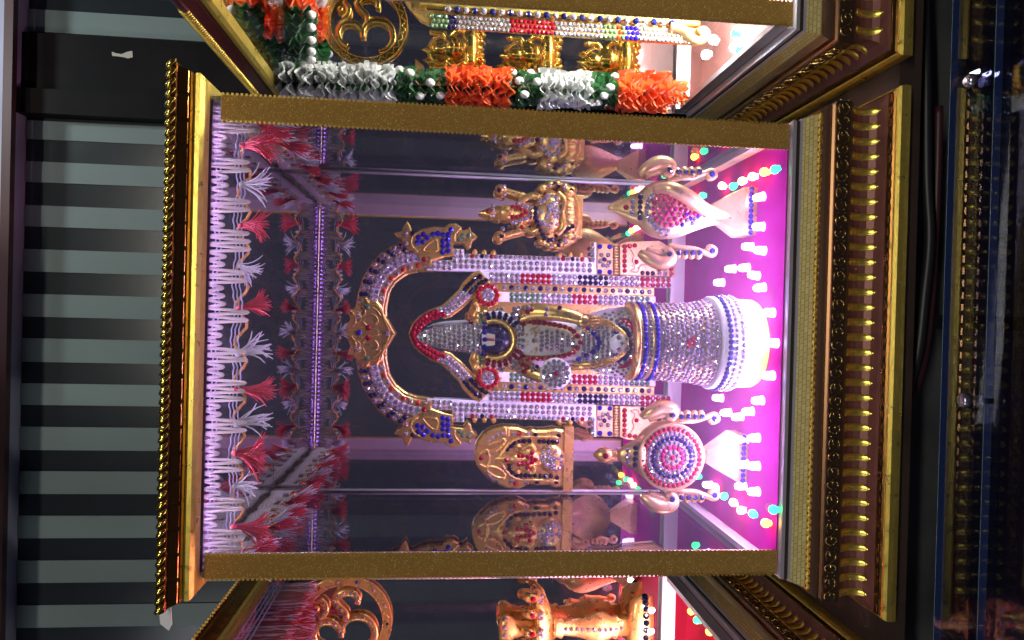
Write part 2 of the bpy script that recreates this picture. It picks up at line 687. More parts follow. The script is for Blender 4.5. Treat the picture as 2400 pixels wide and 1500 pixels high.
# rear partition: dark glass with frosted upright bands, under a painted lintel
YW = 0.90
w = MB().box((-1.3, YW, -0.3), (1.3, YW + 0.02, 1.125)).build('rear_wall', M_WALLDARK)
w['kind'] = 'structure'
edges = [(-62, -12), (30, 82), (289, 332), (384, 432), (486, 535), (588, 640), (692, 745), (795, 850), (900, 950), (1001, 1055), (1104, 1157), (1208, 1260), (1312, 1364), (1416, 1468), (1520, 1572)]
for a, b in edges:
    pa, pb = at(200, a, YW), at(200, b, YW)
    MB().box((pb.x, YW - 0.003, -0.1), (pa.x, YW + 0.001, 1.118)).build('frosted_band', M_FROST, w)
pd0, pd1 = at(200, 92, YW), at(200, 281, YW)
dp = MB().box((pd1.x, YW - 0.02, -0.1), (pd0.x, YW - 0.0005, 1.118))
dp.build('dark_door_leaf', M_DOORDARK, w)
MB().box((pd1.x, YW - 0.035, -0.1), (at(200, 225, YW).x, YW - 0.0202, 1.118)).build('door_stile', M_DOORDARK, w)
st = [(262, 121), (272, 125), (285, 127), (296, 122), (310, 119), (311, 134), (300, 137), (290, 134), (275, 132), (263, 131)]
s_ = MB().prism([at(x, y, YW - 0.021) for x, y in st], YW - 0.0212, YW - 0.0203).build('paper_scrap', mat('scrap_paper', (0.62, 0.58, 0.50), 0.8))
tag(rest_on_base(s_), 'torn white paper scrap stuck on the dark door behind the boxes', 'paper scrap')
lt = at(52, 780, YW)
o = MB().box((-1.3, YW - 0.06, lt.z), (1.3, YW + 0.02, 1.6)).build('lintel_beam', M_LINTEL)
o['kind'] = 'structure'
o = MB().box((-1.3, YW - 0.075, lt.z - 0.016), (1.3, YW - 0.0605, lt.z - 0.0005)).build('beam_edge_trim', M_BROWNEDGE)
o['kind'] = 'structure'

o = MB().box((-0.95, 0.55, 1.15), (0.135, 0.62, 1.52)).build('shade_blocker', M_SHELF)  # unseen board, added only to shade the left part of the striped wall
o['kind'] = 'structure'

# shelf and the cavity below
o = MB().box((-1.3, -0.012, ZS - 0.018), (1.3, 0.42, ZS)).build('display_shelf', M_SHELF)
o['kind'] = 'structure'
o = MB().box((-1.3, 0.10, -0.40), (1.3, 0.12, ZS - 0.0185)).build('cavity_wall', M_CAVITY)
o['kind'] = 'structure'
o = MB().box((-1.3, -0.30, -0.42), (1.3, 0.42, -0.4005)).build('lower_floor', M_SHELF)
o['kind'] = 'structure'


# ================================================================== SHRINE BOXES
CORNICE = [  # (outward, z)
    ('trim_gold_round', [(0.0005, 0.4825), (0.0085, 0.4830), (0.0112, 0.4855), (0.0112, 0.4885), (0.0095, 0.4905)], M_GOLD),
    ('cornice_panel', [(0.0095, 0.4905), (0.0120, 0.4915), (0.0145, 0.4985), (0.0150, 0.4995)], M_BRONZE),
    ('cornice_lip', [(0.0150, 0.4995), (0.0168, 0.5000), (0.0178, 0.5030), (0.0166, 0.5058), (0.0140, 0.5068)], M_BRONZE),
]
COVE = [(0.0160, 0.0055), (0.0128, 0.0022), (0.0104, -0.0020), (0.0094, -0.0070), (0.0104, -0.0120), (0.0135, -0.0162), (0.0185, -0.0190), (0.0212, -0.0200)]
PLINTH = [
    ('glass_channel', [(0.0012, 0.0455), (0.0030, 0.0452), (0.0030, 0.0425), (0.0018, 0.0418), (0.0018, 0.0400), (0.0042, 0.0395), (0.0045, 0.0380)], M_STEEL),
    ('hatched_band', [(0.0045, 0.0380), (0.0080, 0.0278)], M_HATCH),
    ('copper_ridge', [(0.0080, 0.0278), (0.0108, 0.0258), (0.0128, 0.0240), (0.0136, 0.0215), (0.0130, 0.0195), (0.0142, 0.0180)], M_COPPER),
    ('scroll_ground', [(0.0142, 0.0180), (0.0155, 0.0175), (0.0165, 0.0065), (0.0160, 0.0055)], M_DARKMETAL),
    ('cove_moulding', COVE, M_PLUM),
    ('dash_ridge', [(0.0212, -0.0200), (0.0225, -0.0208), (0.0230, -0.0228), (0.0240, -0.0240)], M_BRONZE),
    ('base_edge', [(0.0240, -0.0240), (0.0255, -0.0246), (0.0268, -0.0270), (0.0272, -0.0310), (0.0268, ZS + 0.0002)], M_GOLD),
]


def moulding(name, prof, m, parent, x0, x1, inner=-0.0035, y_end=YB + 0.004):
    poly = list(prof) + [(inner, prof[-1][1]), (inner, prof[0][1])]
    b = MB()
    vs = []
    for o, z in poly:
        vs += [(x0 - o, y_end, z), (x0 - o, -o, z), (x1 + o, -o, z), (x1 + o, y_end, z)]
    fs = []
    n = len(poly)
    for i in range(n):
        j = (i + 1) % n
        for k in range(3):
            fs.append((i * 4 + k, i * 4 + k + 1, j * 4 + k + 1, j * 4 + k))
    fs.append(tuple(i * 4 for i in range(n)))
    fs.append(tuple(i * 4 + 3 for i in reversed(range(n))))
    b.add(vs, fs)
    return b.build(name, m, parent)


# shared small pieces, modelled facing -Y around x = 0
def lozenge_mesh():
    path = smooth_path([(0, -o - 0.0007, z) for o, z in COVE[0:7]], 4)
    path = path[2:-3]
    n = len(path)
    hw = 0.0030
    vs, fs = [], []
    prof = [-1, -0.86, -0.4, 0.4, 0.86, 1]
    bul = [-0.0007, 0.0006, 0.0013, 0.0013, 0.0006, -0.0007]
    for i, p in enumerate(path):
        t = i / (n - 1)
        e = min(t, 1 - t) / 0.13
        w_ = hw * (1 if e >= 1 else math.sqrt(max(0.0, 1 - (1 - e) ** 2)) + 0.02)
        for q, bb in zip(prof, bul):
            vs.append((q * w_, p.y - bb, p.z))
    for i in range(n - 1):
        for k in range(5):
            fs.append((i * 6 + k, i * 6 + k + 1, (i + 1) * 6 + k + 1, (i + 1) * 6 + k))
    return MB().add(vs, fs, True).mesh('lozenge', M_GOLD)


def scroll_mesh():
    b = MB()
    z0 = 0.0120
    y = -0.0166
    L = 0.0088
    big = smooth_path([(-L, y, z0 + 0.0012), (-L * 0.80, y, z0 + 0.0042), (-L * 0.45, y, z0 + 0.0046), (-L * 0.2, y, z0 + 0.0018), (0, y, z0 - 0.0008),
                       (L * 0.3, y, z0 - 0.0032), (L * 0.62, y, z0 - 0.0036), (L * 0.92, y, z0 - 0.0010), (L * 0.78, y, z0 + 0.0018), (L * 0.5, y, z0 + 0.0008)], 5)
    b.tube(big, 0.00075, 6)
    b.tube(smooth_path([(-L * 0.95, y, z0 - 0.001), (-L * 0.7, y, z0 - 0.0034), (-L * 0.35, y, z0 - 0.0026), (-L * 0.3, y, z0 - 0.0002), (-L * 0.55, y, z0 + 0.0008)], 5), 0.0006, 6)
    b.tube(smooth_path([(L * 0.1, y, z0 + 0.0038), (L * 0.45, y, z0 + 0.0046), (L * 0.8, y, z0 + 0.0040), (L * 1.0, y, z0 + 0.0018)], 5), 0.0005, 6)
    b.ball((L * 1.17, y, z0 + 0.003), 0.0007, 0.0006, 0.0007, 8, 5)
    b.ball((L * 1.17, y, z0 - 0.003), 0.0007, 0.0006, 0.0007, 8, 5)
    return b.mesh('scroll', mat('scroll_gold', (0.55, 0.38, 0.12), 0.18, 1.0))


def twist_mesh():
    b = MB()
    pa = [(-0.0034, -0.0160, 0.5062), (-0.0012, -0.0176, 0.5046), (0.0012, -0.0181, 0.5020), (0.0034, -0.0170, 0.4998)]
    b.tube(smooth_path(pa, 3), [0.0007, 0.0012, 0.0015, 0.0017, 0.0018, 0.0018, 0.0017, 0.0015, 0.0012, 0.0007][:10], 7)
    return b.mesh('rope_twist', M_GOLDROPE)


def bead_mesh():
    return MB().ball((0, -0.0176, 0.5035), 0.0016, 0.0016, 0.0016, 8, 6).mesh('bead', M_GOLD)


def rib_mesh():
    return MB().tube([(0, -0.0130, 0.5072), (0, -0.0173, 0.5056), (0, -0.0184, 0.5025), (0, -0.0160, 0.4993)], 0.0010, 6).mesh('gold_rib', M_GOLD)


def tile_mesh():
    b = MB()
    vs = [(-0.0075, -0.0129, 0.4924), (0.0075, -0.0129, 0.4924), (0.0075, -0.0146, 0.4978), (-0.0075, -0.0146, 0.4978)]
    nr = Vector((0, -0.84, 0.54))
    fr = [Vector(v) + Vector((0, -0.0006, 0.0004)) for v in vs]
    b.add(vs + [f for f in fr], [(4, 5, 6, 7), (0, 1, 5, 4), (1, 2, 6, 5), (2, 3, 7, 6), (3, 0, 4, 7)])
    return b.mesh('panel_tile', add_noise_wear(mat('amber_bronze_foil', (0.50, 0.22, 0.05), 0.16, 1.0), 200, (0.38, 0.16, 0.035), rough_var=0.06))


def dash_mesh():
    return MB().box((-0.0026, -0.0236, -0.0228), (0.0026, -0.0228, -0.0212)).mesh('dash', M_COPPER)


ME = {'lozenge': lozenge_mesh(), 'scroll': scroll_mesh(), 'rope_twist': twist_mesh(), 'bead': bead_mesh(), 'gold_rib': rib_mesh(), 'panel_tile': tile_mesh(), 'dash': dash_mesh()}
ROT_FRONT = Matrix.Identity(3)
ROT_LEFTSIDE = Matrix.Rotation(R(-90), 3, 'Z')      # piece faces -X
ROT_RIGHTSIDE = Matrix.Rotation(R(90), 3, 'Z')      # piece faces +X


def row(kind, parent, x0, x1, spacing, side, lo=None, hi=None, end=0.006):
    """pieces along the front (side 0), the left side (-1) or the right side (1) of a box"""
    if side == 0:
        a, b = x0 - end, x1 + end
        if lo is not None:
            a, b = max(a, lo), min(b, hi)
        n = int((b - a) / spacing)
        for i in range(n + 1):
            x = a + (b - a) * i / n
            inst(kind, ME[kind], parent, (x, 0, 0))
    else:
        n = int(YB / spacing)
        for i in range(n):
            y = 0.004 + spacing * i
            if side < 0:
                inst(kind, ME[kind], parent, (x0, y, 0), ROT_LEFTSIDE)
            else:
                inst(kind, ME[kind], parent, (x1, y, 0), ROT_RIGHTSIDE)


def pane(name, a, b, m, parent):
    return MB().box(a, b).build(name, m, parent)


STRIP_E = {'rope': ((0.70, 0.48, 1.0), 850), 'maroon': ((1.0, 0.95, 0.88), 420), 'bead': ((1.0, 0.55, 0.72), 330)}


def make_box(label, x0, x1, style):
    root = thing('shrine_box', label, 'display box', ((x0 + x1) / 2, 0, ZS), 'glass shrine boxes on the shelf')
    for n_, prof, m in CORNICE:
        if style == 'maroon':
            m = M_MAROON if n_ != 'trim_gold_round' else M_GOLD
        moulding(n_, prof, m, root, x0, x1, inner=-0.0004)
    for n_, prof, m in PLINTH:
        moulding(n_, prof, m, root, x0, x1)
    # crown board closing the top and the base board
    MB().box((x0 - 0.003, -0.003, 0.4905), (x1 + 0.003, YB + 0.004, 0.4985)).build('crown_board', M_BRONZE, root)
    MB().box((x0 - 0.003, -0.003, ZS + 0.0005), (x1 + 0.003, YB + 0.004, ZB - 0.004)).build('base_board', M_SHELF, root)
    mf = M_FLOOR
    if style == 'maroon':
        mf = add_noise_wear(mat('dusty_pink_felt', (0.42, 0.20, 0.18), 0.85, 0.0, 0.05), 45, (0.36, 0.16, 0.15), bump=0.25, bscale=1500)
    elif style == 'bead':
        mf = add_noise_wear(mat('red_felt', (0.50, 0.012, 0.045), 0.85, 0.0, 0.05), 45, (0.42, 0.010, 0.04), bump=0.25, bscale=1500)
    MB().box((x0 + 0.0035, 0.003, ZB - 0.0038), (x1 - 0.0035, YB, ZB)).build('felt_floor', mf, root)
    MB().box((x0, YB + 0.0005, ZB - 0.0038), (x1, YB + 0.0036, ZT)).build('back_mirror', M_MIRROR, root)
    MB().box((x0 + 0.0035, 0.0035, ZT - 0.0004), (x1 - 0.0035, YB, ZT + 0.0022)).build('ceiling_mirror', M_CEILM, root)
    pane('front_glass', (x0, 0.0, ZB - 0.0038), (x1, 0.003, ZT), M_FRONT, root)
    pane('side_glass', (x0, 0.0035, ZB - 0.0038), (x0 + 0.003, YB, ZT), M_SIDE if style == 'rope' else M_GLASS, root)
    pane('side_glass', (x1 - 0.003, 0.0035, ZB - 0.0038), (x1, YB, ZT), M_SIDE if style == 'rope' else M_GLASS, root)
    # pale strips round the foot of the walls
    MB().box((x0 + 0.0035, YB - 0.007, ZB + 0.0002), (x1 - 0.0035, YB - 0.0002, ZB + 0.0155)).build('skirting_strip', M_STRIP, root)
    MB().box((x0 + 0.0035, 0.006, ZB + 0.0002), (x0 + 0.0085, YB - 0.0075, ZB + 0.011)).build('skirting_strip', M_STRIP, root)
    MB().box((x1 - 0.0085, 0.006, ZB + 0.0002), (x1 - 0.0035, YB - 0.0075, ZB + 0.011)).build('skirting_strip', M_STRIP, root)
    # light strip under the front cornice, behind its own cover
    ec, es = STRIP_E[style]
    MB().box((x0 + 0.012, 0.0034, ZT - 0.0022), (x1 - 0.012, 0.0048, ZT - 0.0008)).build('light_strip', mat('strip_lit_' + style, ec, 0.4, emit=ec, estr=es), root)
    MB().box((x0 + 0.010, 0.0050, ZT - 0.0036), (x1 - 0.010, 0.0056, ZT - 0.0006)).build('strip_cover', M_STRIP, root)
    MB().box((x0 + 0.004, 0.0030, ZT - 0.0066), (x1 - 0.004, 0.0033, ZT - 0.0018)).build('strip_liner', mat('violet_liner', (0.10, 0.055, 0.15), 0.5), root)
    # glued corner beads
    MB().tube([(x0 + 0.0045, YB - 0.001, ZB + 0.02), (x0 + 0.0047, YB - 0.001, 0.25), (x0 + 0.0045, YB - 0.001, ZT - 0.002)], 0.0011, 6).build('corner_sealant', mat('sealant', (0.6, 0.56, 0.58), 0.5), root)
    MB().tube([(x1 - 0.0045, YB - 0.001, ZB + 0.02), (x1 - 0.0050, YB - 0.001, 0.25), (x1 - 0.0045, YB - 0.001, ZT - 0.002)], 0.0015, 6).build('corner_sealant', MATS['sealant'], root)
    # ribbons taped down the two front edges
    for rx0, rx1, tz in ((x0 + 0.0005, x0 + 0.0190, 0.4785), (x1 - 0.0190, x1 + 0.0003, 0.4740)):
        b = MB()
        n = 30
        vs, fs = [], []
        for i in range(n + 1):
            z = tz + (ZB + 0.001 - tz) * i / n
            j = rnd.uniform(-0.00012, 0.00012)
            k = rnd.uniform(0, 0.0003)
            vs += [(rx0 + j, -0.0012 - k, z), (rx1 + j, -0.0012 - k, z), (rx1 + j, -0.0003, z), (rx0 + j, -0.0003, z)]
        for i in range(n):
            for q in range(4):
                fs.append((i * 4 + q, i * 4 + (q + 1) % 4, (i + 1) * 4 + (q + 1) % 4, (i + 1) * 4 + q))
        fs += [(0, 3, 2, 1), (n * 4, n * 4 + 1, n * 4 + 2, n * 4 + 3)]
        b.add(vs, fs)
        rib = b.build('gold_ribbon', M_RIBBON, root)
        pc = MB()
        z = tz - 0.001
        while z > ZB + 0.003:
            for ex, sg in ((rx0, -1), (rx1, 1)):
                pc.box((ex - 0.0009, -0.0019, z - 0.0008), (ex + 0.0009, -0.0009, z + 0.0008))
            z -= 0.0033
        o = pc.build('picot_edge', mat('picot_gold', (0.62, 0.42, 0.10), 0.4, 0.8), rib)
        o['kind'] = 'stuff'
        # pale underside seen in the mirror
        MB().box((rx0 + 0.0012, 0.0033, ZB + 0.004), (rx1 - 0.0012, 0.0042, ZT - 0.012)).build('ribbon_lining', mat('ribbon_lining', (0.66, 0.50, 0.50), 0.6), rib)
    return root


box_c = make_box('gold framed glass shrine box in the middle, holding the jewelled standing figure', X0, X1, 'rope')
row('rope_twist', box_c, X0, X1, 0.0066, 0, end=0.0145)
row('panel_tile', box_c, X0, X1, 0.0178, 0, end=0.004)
row('scroll', box_c, X0, X1, 0.0208, 0, end=0.006)
row('lozenge', box_c, X0, X1, 0.0116, 0, end=0.0105)
row('dash', box_c, X0, X1, 0.0092, 0, end=0.018)
wave = []
for i in range(330):
    x = X0 - 0.008 + (X1 - X0 + 0.016) * i / 329
    wave.append((x, -0.0095 - 0.0008 * math.sin(i * 1.25), 0.0272 + 0.0006 * math.cos(i * 1.25)))
MB().tube(wave, 0.0011, 6).build('wavy_bead', M_GOLD, box_c)

box_r = make_box('glass shrine box with maroon cornice and ruffled satin garland, next to the paper scrap door', XR0, XR0 + 0.35, 'maroon')
row('gold_rib', box_r, XR0, XR0 + 0.35, 0.0036, -1)
row('lozenge', box_r, XR0, XR0 + 0.35, 0.0116, -1)
row('lozenge', box_r, XR0, XR0 + 0.35, 0.0116, 0, XR0 - 0.004, XR0 + 0.05)
row('scroll', box_r, XR0, XR0 + 0.35, 0.0208, -1)
row('scroll', box_r, XR0, XR0 + 0.35, 0.0208, 0, XR0 - 0.002, XR0 + 0.05)
box_l = make_box('glass shrine box with beaded brown cornice and dense red fringe inside', XL1 - 0.35, XL1, 'bead')
row('bead', box_l, XL1 - 0.35, XL1, 0.0062, 1)
row('lozenge', box_l, XL1 - 0.35, XL1, 0.0116, 1)
row('scroll', box_l, XL1 - 0.35, XL1, 0.0208, 1)


# ================================================================== LIGHT BULBS
def emit_mat(name, c, s):
    return mat(name, tuple(min(1, q) for q in c), 0.3, emit=c, estr=s)


LED_M = emit_mat('white_led_lit', (0.74, 0.62, 1.0), 3.0)
LED_DOME = emit_mat('white_led_dome_lit', (0.60, 0.38, 1.0), 2200)
BULB_M = {'warm': emit_mat('warm_bulb_lit', (1.0, 0.50, 0.18), 14), 'green': emit_mat('green_bulb_lit', (0.03, 0.85, 0.22), 3.5),
          'amber': emit_mat('amber_bulb_lit', (1.0, 0.34, 0.03), 12), 'red': emit_mat('red_bulb_lit', (1.0, 0.05, 0.10), 30),
          'white': emit_mat('cool_bulb_lit', (0.95, 0.92, 1.0), 60),
          'flood': emit_mat('white_flood_bulb_lit', (1.0, 0.97, 0.90), 2100), 'rose': emit_mat('rose_bulb_lit', (1.0, 0.40, 0.58), 1200)}


def led_mesh():
    p = [(0.0040, 0.0), (0.0040, 0.0010), (0.0036, 0.0012), (0.0036, 0.0058), (0.0033, 0.0074), (0.0024, 0.0088), (0.0012, 0.0095), (0.0003, 0.0096)]
    me = MB().lathe(p, (0, 0), 12).mesh('led_bulb', [LED_M, LED_DOME])
    for f in me.polygons:
        if f.center.z > 0.0090:
            f.material_index = 1
    return me


def bulb_mesh(c):
    p = [(0.0022, 0.0), (0.0024, 0.0015), (0.0034, 0.0030), (0.0036, 0.0048), (0.0030, 0.0066), (0.0015, 0.0078), (0.0003, 0.0081)]
    return MB().lathe(p, (0, 0), 12).mesh('fairy_bulb', BULB_M[c])


ME_LED = led_mesh()
ME_BULB = {c: bulb_mesh(c) for c in BULB_M}


def place(name, me, loc, label, cat, group, tilt=0.15, scale=1.0):
    o = bpy.data.objects.new(name, me)
    COL.objects.link(o)
    o.location = loc
    o.rotation_euler = (rnd.gauss(0, tilt), rnd.gauss(0, tilt), rnd.uniform(0, 6))
    o.scale = (scale,) * 3
    return tag(o, label, cat, group)


for x, y in [(1745, 467), (1778, 460), (1752, 522), (1778, 531), (1752, 579), (1780, 588), (1710, 630), (1742, 627), (1683, 662), (1765, 647), (1780, 673),
             (1800, 733), (1812, 805), (1800, 880), (1680, 933), (1775, 938), (1700, 967), (1727, 976), (1752, 964), (1738, 1030), (1765, 1026),
             (1740, 1088), (1766, 1092), (1735, 1138), (1765, 1152), (1655, 1137)]:
    p = atz(x + 13, y, ZB + 0.0003)
    p.y = max(p.y, 0.010)
    place('led_bulb', ME_LED, p, 'glowing white bullet bulb standing on the magenta floor of the middle box', 'light bulb', 'white bulbs on the magenta floor', 0.10)

for x, y, c in [(1645, 458, 'green'), (1622, 470, 'amber'), (1690, 438, 'warm'), (1716, 433, 'green'), (1738, 423, 'warm'), (1765, 413, 'warm'), (1792, 404, 'amber'), (1818, 393, 'green')]:
    p = atz(x + 11, y, ZB + 0.0003)
    place('fairy_bulb', ME_BULB[c], p, '%s fairy bulb in the row along the floor below the conch ornament' % c, 'fairy light', 'fairy bulbs beside the conch', 0.3)
for x, y, c in [(1632, 1118, 'green'), (1672, 1150, 'warm'), (1692, 1160, 'green'), (1716, 1182, 'warm'), (1738, 1195, 'warm'), (1762, 1208, 'green'), (1795, 1226, 'amber'), (1814, 1194, 'green')]:
    p = atz(x + 11, y, ZB + 0.0003)
    place('fairy_bulb', ME_BULB[c], p, '%s fairy bulb in the row along the floor below the round disc ornament' % c, 'fairy light', 'fairy bulbs beside the disc', 0.3)
for x, y, c in [(1665, 126, 'white'), (1683, 99, 'white'), (1748, 86, 'green'), (1748, 126, 'green'), (1778, 108, 'white')]:
    p = at(x, y, 0.10)
    p.z = max(p.z, ZB + 0.0005)
    place('fairy_bulb', ME_BULB[c], p, '%s bulb hanging inside the maroon box under the jewelled strips' % c, 'fairy light', 'bulbs in the maroon box', 0.3, 1.15)
for x, y, c in [(1618, 1429, 'amber'), (1632, 1457, 'green'), (1662, 1484, 'amber'), (1690, 1497, 'amber')]:
    p = atz(x + 11, y, ZB + 0.0003)
    place('fairy_bulb', ME_BULB[c], p, '%s bulb on the red floor of the box with the brass lamp' % c, 'fairy light', 'bulbs in the beaded box', 0.3)
for x, y, c in [(1524, 1430, 'white'), (1524, 1478, 'white')]:
    p = at(x + 8, y, 0.20)
    place('fairy_bulb', ME_BULB[c], p, 'small white bulb at the foot of the brass oil lamp', 'fairy light', 'bulbs at the lamp foot', 0.2, 0.8)
# bulbs of the neighbours farther in, which light what is seen through their side panes
for i in range(7):
    place('fairy_bulb', ME_BULB['flood'], (XR0 + 0.07 + 0.035 * i, 0.035 + 0.02 * (i % 2), ZB + 0.0003), 'white bulb on the floor of the maroon box', 'fairy light', 'floor bulbs in the maroon box', 0.2, 1.7)
    place('fairy_bulb', ME_BULB['rose'], (XL1 - 0.06 - 0.035 * i, 0.05 + 0.02 * (i % 2), ZB + 0.0003), 'rose pink bulb on the floor of the box with red fringe', 'fairy light', 'floor bulbs in the beaded box', 0.2, 1.7)


# ================================================================== ORNAMENTAL ARCH
YA = 0.2332


def ya0(x):
    return 779.0 + 0.031 * (x - 840)


def ap(x, s, Y=YA):
    """arch plane: x is down the picture, s sideways from the axis in pixels"""
    return at(x, ya0(x) - s, Y)


arch = thing('ornamental_arch', 'tall gold and white arch studded with rhinestones behind the standing figure', 'arch', ap(1575, 0) * 1.0)
arch.location.z = ap(1575, 0).z
AG = Gems()


def aplate(name, pts, m, y0=YA, y1=None, rim=0.0009, sides=(1, -1), parent=None):
    for sg in sides:
        MB().prism([ap(x, s * sg) for x, s in pts], y0, y1 if y1 is not None else YA + 0.006, rim).build(name, m, parent or arch)


def agem(x, s, c, r=5.6, Y=YA):
    AG.put(ap(x, s, Y - 0.0002), (0, -1, 0), r * kpx(Y), c)


OUT = [(832, 0), (834, 60), (841, 95), (851, 128), (870, 160), (895, 190), (922, 207), (950, 216), (985, 222)]
INN = [(903, 0), (903, 62), (911, 100), (926, 122), (950, 141), (978, 149), (1003, 151), (1010, 151), (1016, 151)]


def lerp_poly(P, t):
    L = [0]
    for a, b in zip(P, P[1:]):
        L.append(L[-1] + math.hypot(b[0] - a[0], b[1] - a[1]))
    d = t * L[-1]
    for i in range(len(P) - 1):
        if d <= L[i + 1] or i == len(P) - 2:
            u = (d - L[i]) / max(1e-6, L[i + 1] - L[i])
            return (P[i][0] + (P[i + 1][0] - P[i][0]) * u, P[i][1] + (P[i + 1][1] - P[i][1]) * u)


def between(t, w_, A=OUT, B=INN):
    a, b = lerp_poly(A, t), lerp_poly(B, t)
    return (a[0] + (b[0] - a[0]) * w_, a[1] + (b[1] - a[1]) * w_)


def band(name, w0, w1, m, y0, A=OUT, B=INN, t0=0.0, t1=1.0, n=28):
    pts = [between(t0 + (t1 - t0) * i / n, w0, A, B) for i in range(n + 1)] + [between(t0 + (t1 - t0) * i / n, w1, A, B) for i in reversed(range(n + 1))]
    aplate(name, pts, m, y0)


band('arch_backing', -0.02, 1.04, M_FIGGOLD, YA + 0.0012)
band('blue_band', 0.03, 0.33, M_PALEGOLD, YA)
band('white_band', 0.36, 0.70, M_ENAMEL, YA - 0.0004)
band('red_band', 0.73, 0.94, M_PALEGOLD, YA)
for i in range(17):
    t = 0.10 + i * 0.052
    for j, w_ in enumerate((0.10, 0.25)):
        c = 'n' if i % 2 == 0 else 'c'
        for sg in (1, -1):
            x, s = between(t + 0.012 * j, w_)
            agem(x, s * sg, c, 5.8, YA)
    for w_ in (0.45, 0.61):
        for sg in (1, -1):
            x, s = between(t + (0.02 if w_ > 0.5 else 0), w_)
            agem(x, s * sg, 'c', 5.6, YA - 0.0004)
for i in range(12):
    x, s = between(0.12 + i * 0.075, 0.83)
    for sg in (1, -1):
        agem(x, s * sg, 'oc'[i % 2], 5.6)
# crest
CR = [(812, 0), (815, 14), (822, 30), (817, 53), (829, 55), (838, 66), (848, 73), (858, 83), (868, 76), (885, 74), (897, 62), (899, 48), (912, 26), (927, 0)]
pts = CR + [(x, -s) for x, s in reversed(CR[1:-1])]
crest = MB().prism([ap(x, s) for x, s in pts], YA - 0.0052, YA + 0.001, 0.0016).build('crest', M_FIGGOLD, arch)
cb = MB()
for sg in (1, -1):
    for path in ([(818, 52), (830, 42), (834, 28), (828, 14), (818, 8)], [(826, 52), (838, 48), (846, 38), (842, 24), (832, 20)], [(840, 64), (852, 60), (856, 48), (850, 36)],
                 [(858, 78), (868, 66), (880, 66), (890, 58)], [(850, 26), (858, 18), (868, 10), (880, 8), (888, 4)], [(866, 44), (880, 40), (886, 28), (878, 18)],
                 [(894, 58), (898, 40), (908, 24), (920, 4)], [(885, 68), (893, 50), (902, 28), (914, 4)], [(872, 60), (884, 52), (893, 40)], [(812, 4), (826, 6), (838, 10), (850, 12)]):
        cb.tube(smooth_path([ap(x, s * sg, YA - 0.0054) for x, s in path], 4), 0.0008, 6)
cb.build('crest_scrollwork', M_FIGGOLD, crest)
for x, s, c in [(841, 0, 'b'), (863, 12, 'r'), (863, -12, 'r'), (840, 38, 'c'), (840, -38, 'c'), (860, 60, 'g'), (860, -60, 'g'), (907, 0, 'c')]:
    agem(x, s, c, 6.2, YA - 0.0053)
# winged beasts at the shoulders
BEAST = [(924, 547), (930, 556), (942, 562), (946, 572), (955, 584), (970, 590), (985, 603), (996, 621), (1008, 630), (1012, 612), (1040, 604), (1062, 600), (1062, 572), (1086, 570),
         (1096, 585), (1104, 579), (1106, 566), (1119, 556), (1112, 549), (1104, 543), (1101, 531), (1095, 538), (1084, 541), (1080, 531), (1068, 524), (1052, 525), (1041, 534), (1028, 533),
         (1015, 532), (1003, 535), (986, 538), (976, 546), (966, 543), (962, 530), (955, 519), (947, 530), (942, 542), (932, 544)]
aplate('winged_beast', [(x, ya0(x) - y) for x, y in BEAST], M_FIGGOLD, YA - 0.0035, YA + 0.004, 0.0014)
for sg in (1, -1):
    b = MB()
    loop = [(993, 588), (1000, 575), (1012, 565), (1022, 562), (1026, 572), (1024, 588)]
    b.tube(smooth_path([ap(x, (ya0(x) - y) * sg, YA - 0.0036) for x, y in loop], 4, True), 0.0011, 6, True)
    b.tube(smooth_path([ap(x, (ya0(x) - y) * sg, YA - 0.0036) for x, y in [(980, 590), (966, 576), (964, 562), (972, 550), (988, 542)]], 4), 0.0010, 6)
    b.tube(smooth_path([ap(x, (ya0(x) - y) * sg, YA - 0.0036) for x, y in [(1066, 566), (1066, 550), (1074, 540), (1080, 532)]], 4), 0.0013, 6)
    b.build('beast_relief', M_FIGGOLD, arch)
for x, y in [(981, 556), (992, 549), (1001, 557), (978, 569), (991, 567), (1014, 549), (1027, 547), (1039, 550), (1051, 550), (1057, 538), (1038, 565), (1050, 562), (1038, 577), (1050, 575), (1038, 591), (1050, 588)]:
    for sg in (1, -1):
        agem(x, (ya0(x) - y) * sg, 'b', 6.2, YA - 0.0036)
for x, y, c in [(951, 548, 'c'), (967, 547, 'k'), (994, 608, 'r'), (1077, 562, 'g'), (1085, 553, 'g'), (1099, 552, 'g'), (951, 570, 'c')]:
    for sg in (1, -1):
        agem(x, (ya0(x) - y) * sg, c, 5.8, YA - 0.0036)
# pillars
aplate('pillar_strip', [(1000, 150), (1000, 176), (1060, 176), (1060, 203), (1088, 203), (1088, 182), (1392, 182), (1392, 228), (1398, 228), (1398, 152), (1200, 151)], M_ENAMEL, YA - 0.0006)
aplate('pillar_edge_row', [(1090, 182.5), (1092, 192), (1376, 192), (1380, 182.5)], M_ENAMEL, YA)
for x in list(range(1016, 1060, 13)):
    for sg in (1, -1):
        agem(x, 170 * sg, 'c', 5.6, YA - 0.0006)
        agem(x, 158 * sg, 'c', 5.6, YA - 0.0006)
for i in range(24):
    x = 1067 + i * 13.7
    for sg in (1, -1):
        agem(x, 174 * sg, 'c', 5.7, YA - 0.0006)
        agem(x, 162 * sg, 'c', 5.7, YA - 0.0006)
for q in (186, 197):
    for x in (1067, 1080):
        for sg in (1, -1):
            agem(x, q * sg, 'c', 5.4, YA - 0.0006)
for i, c in enumerate('crckcr' + 'c' * 14 + 'rckcr'):
    for sg in (1, -1):
        agem(1096 + i * 11.2, 187.5 * sg, c, 5.0, YA)
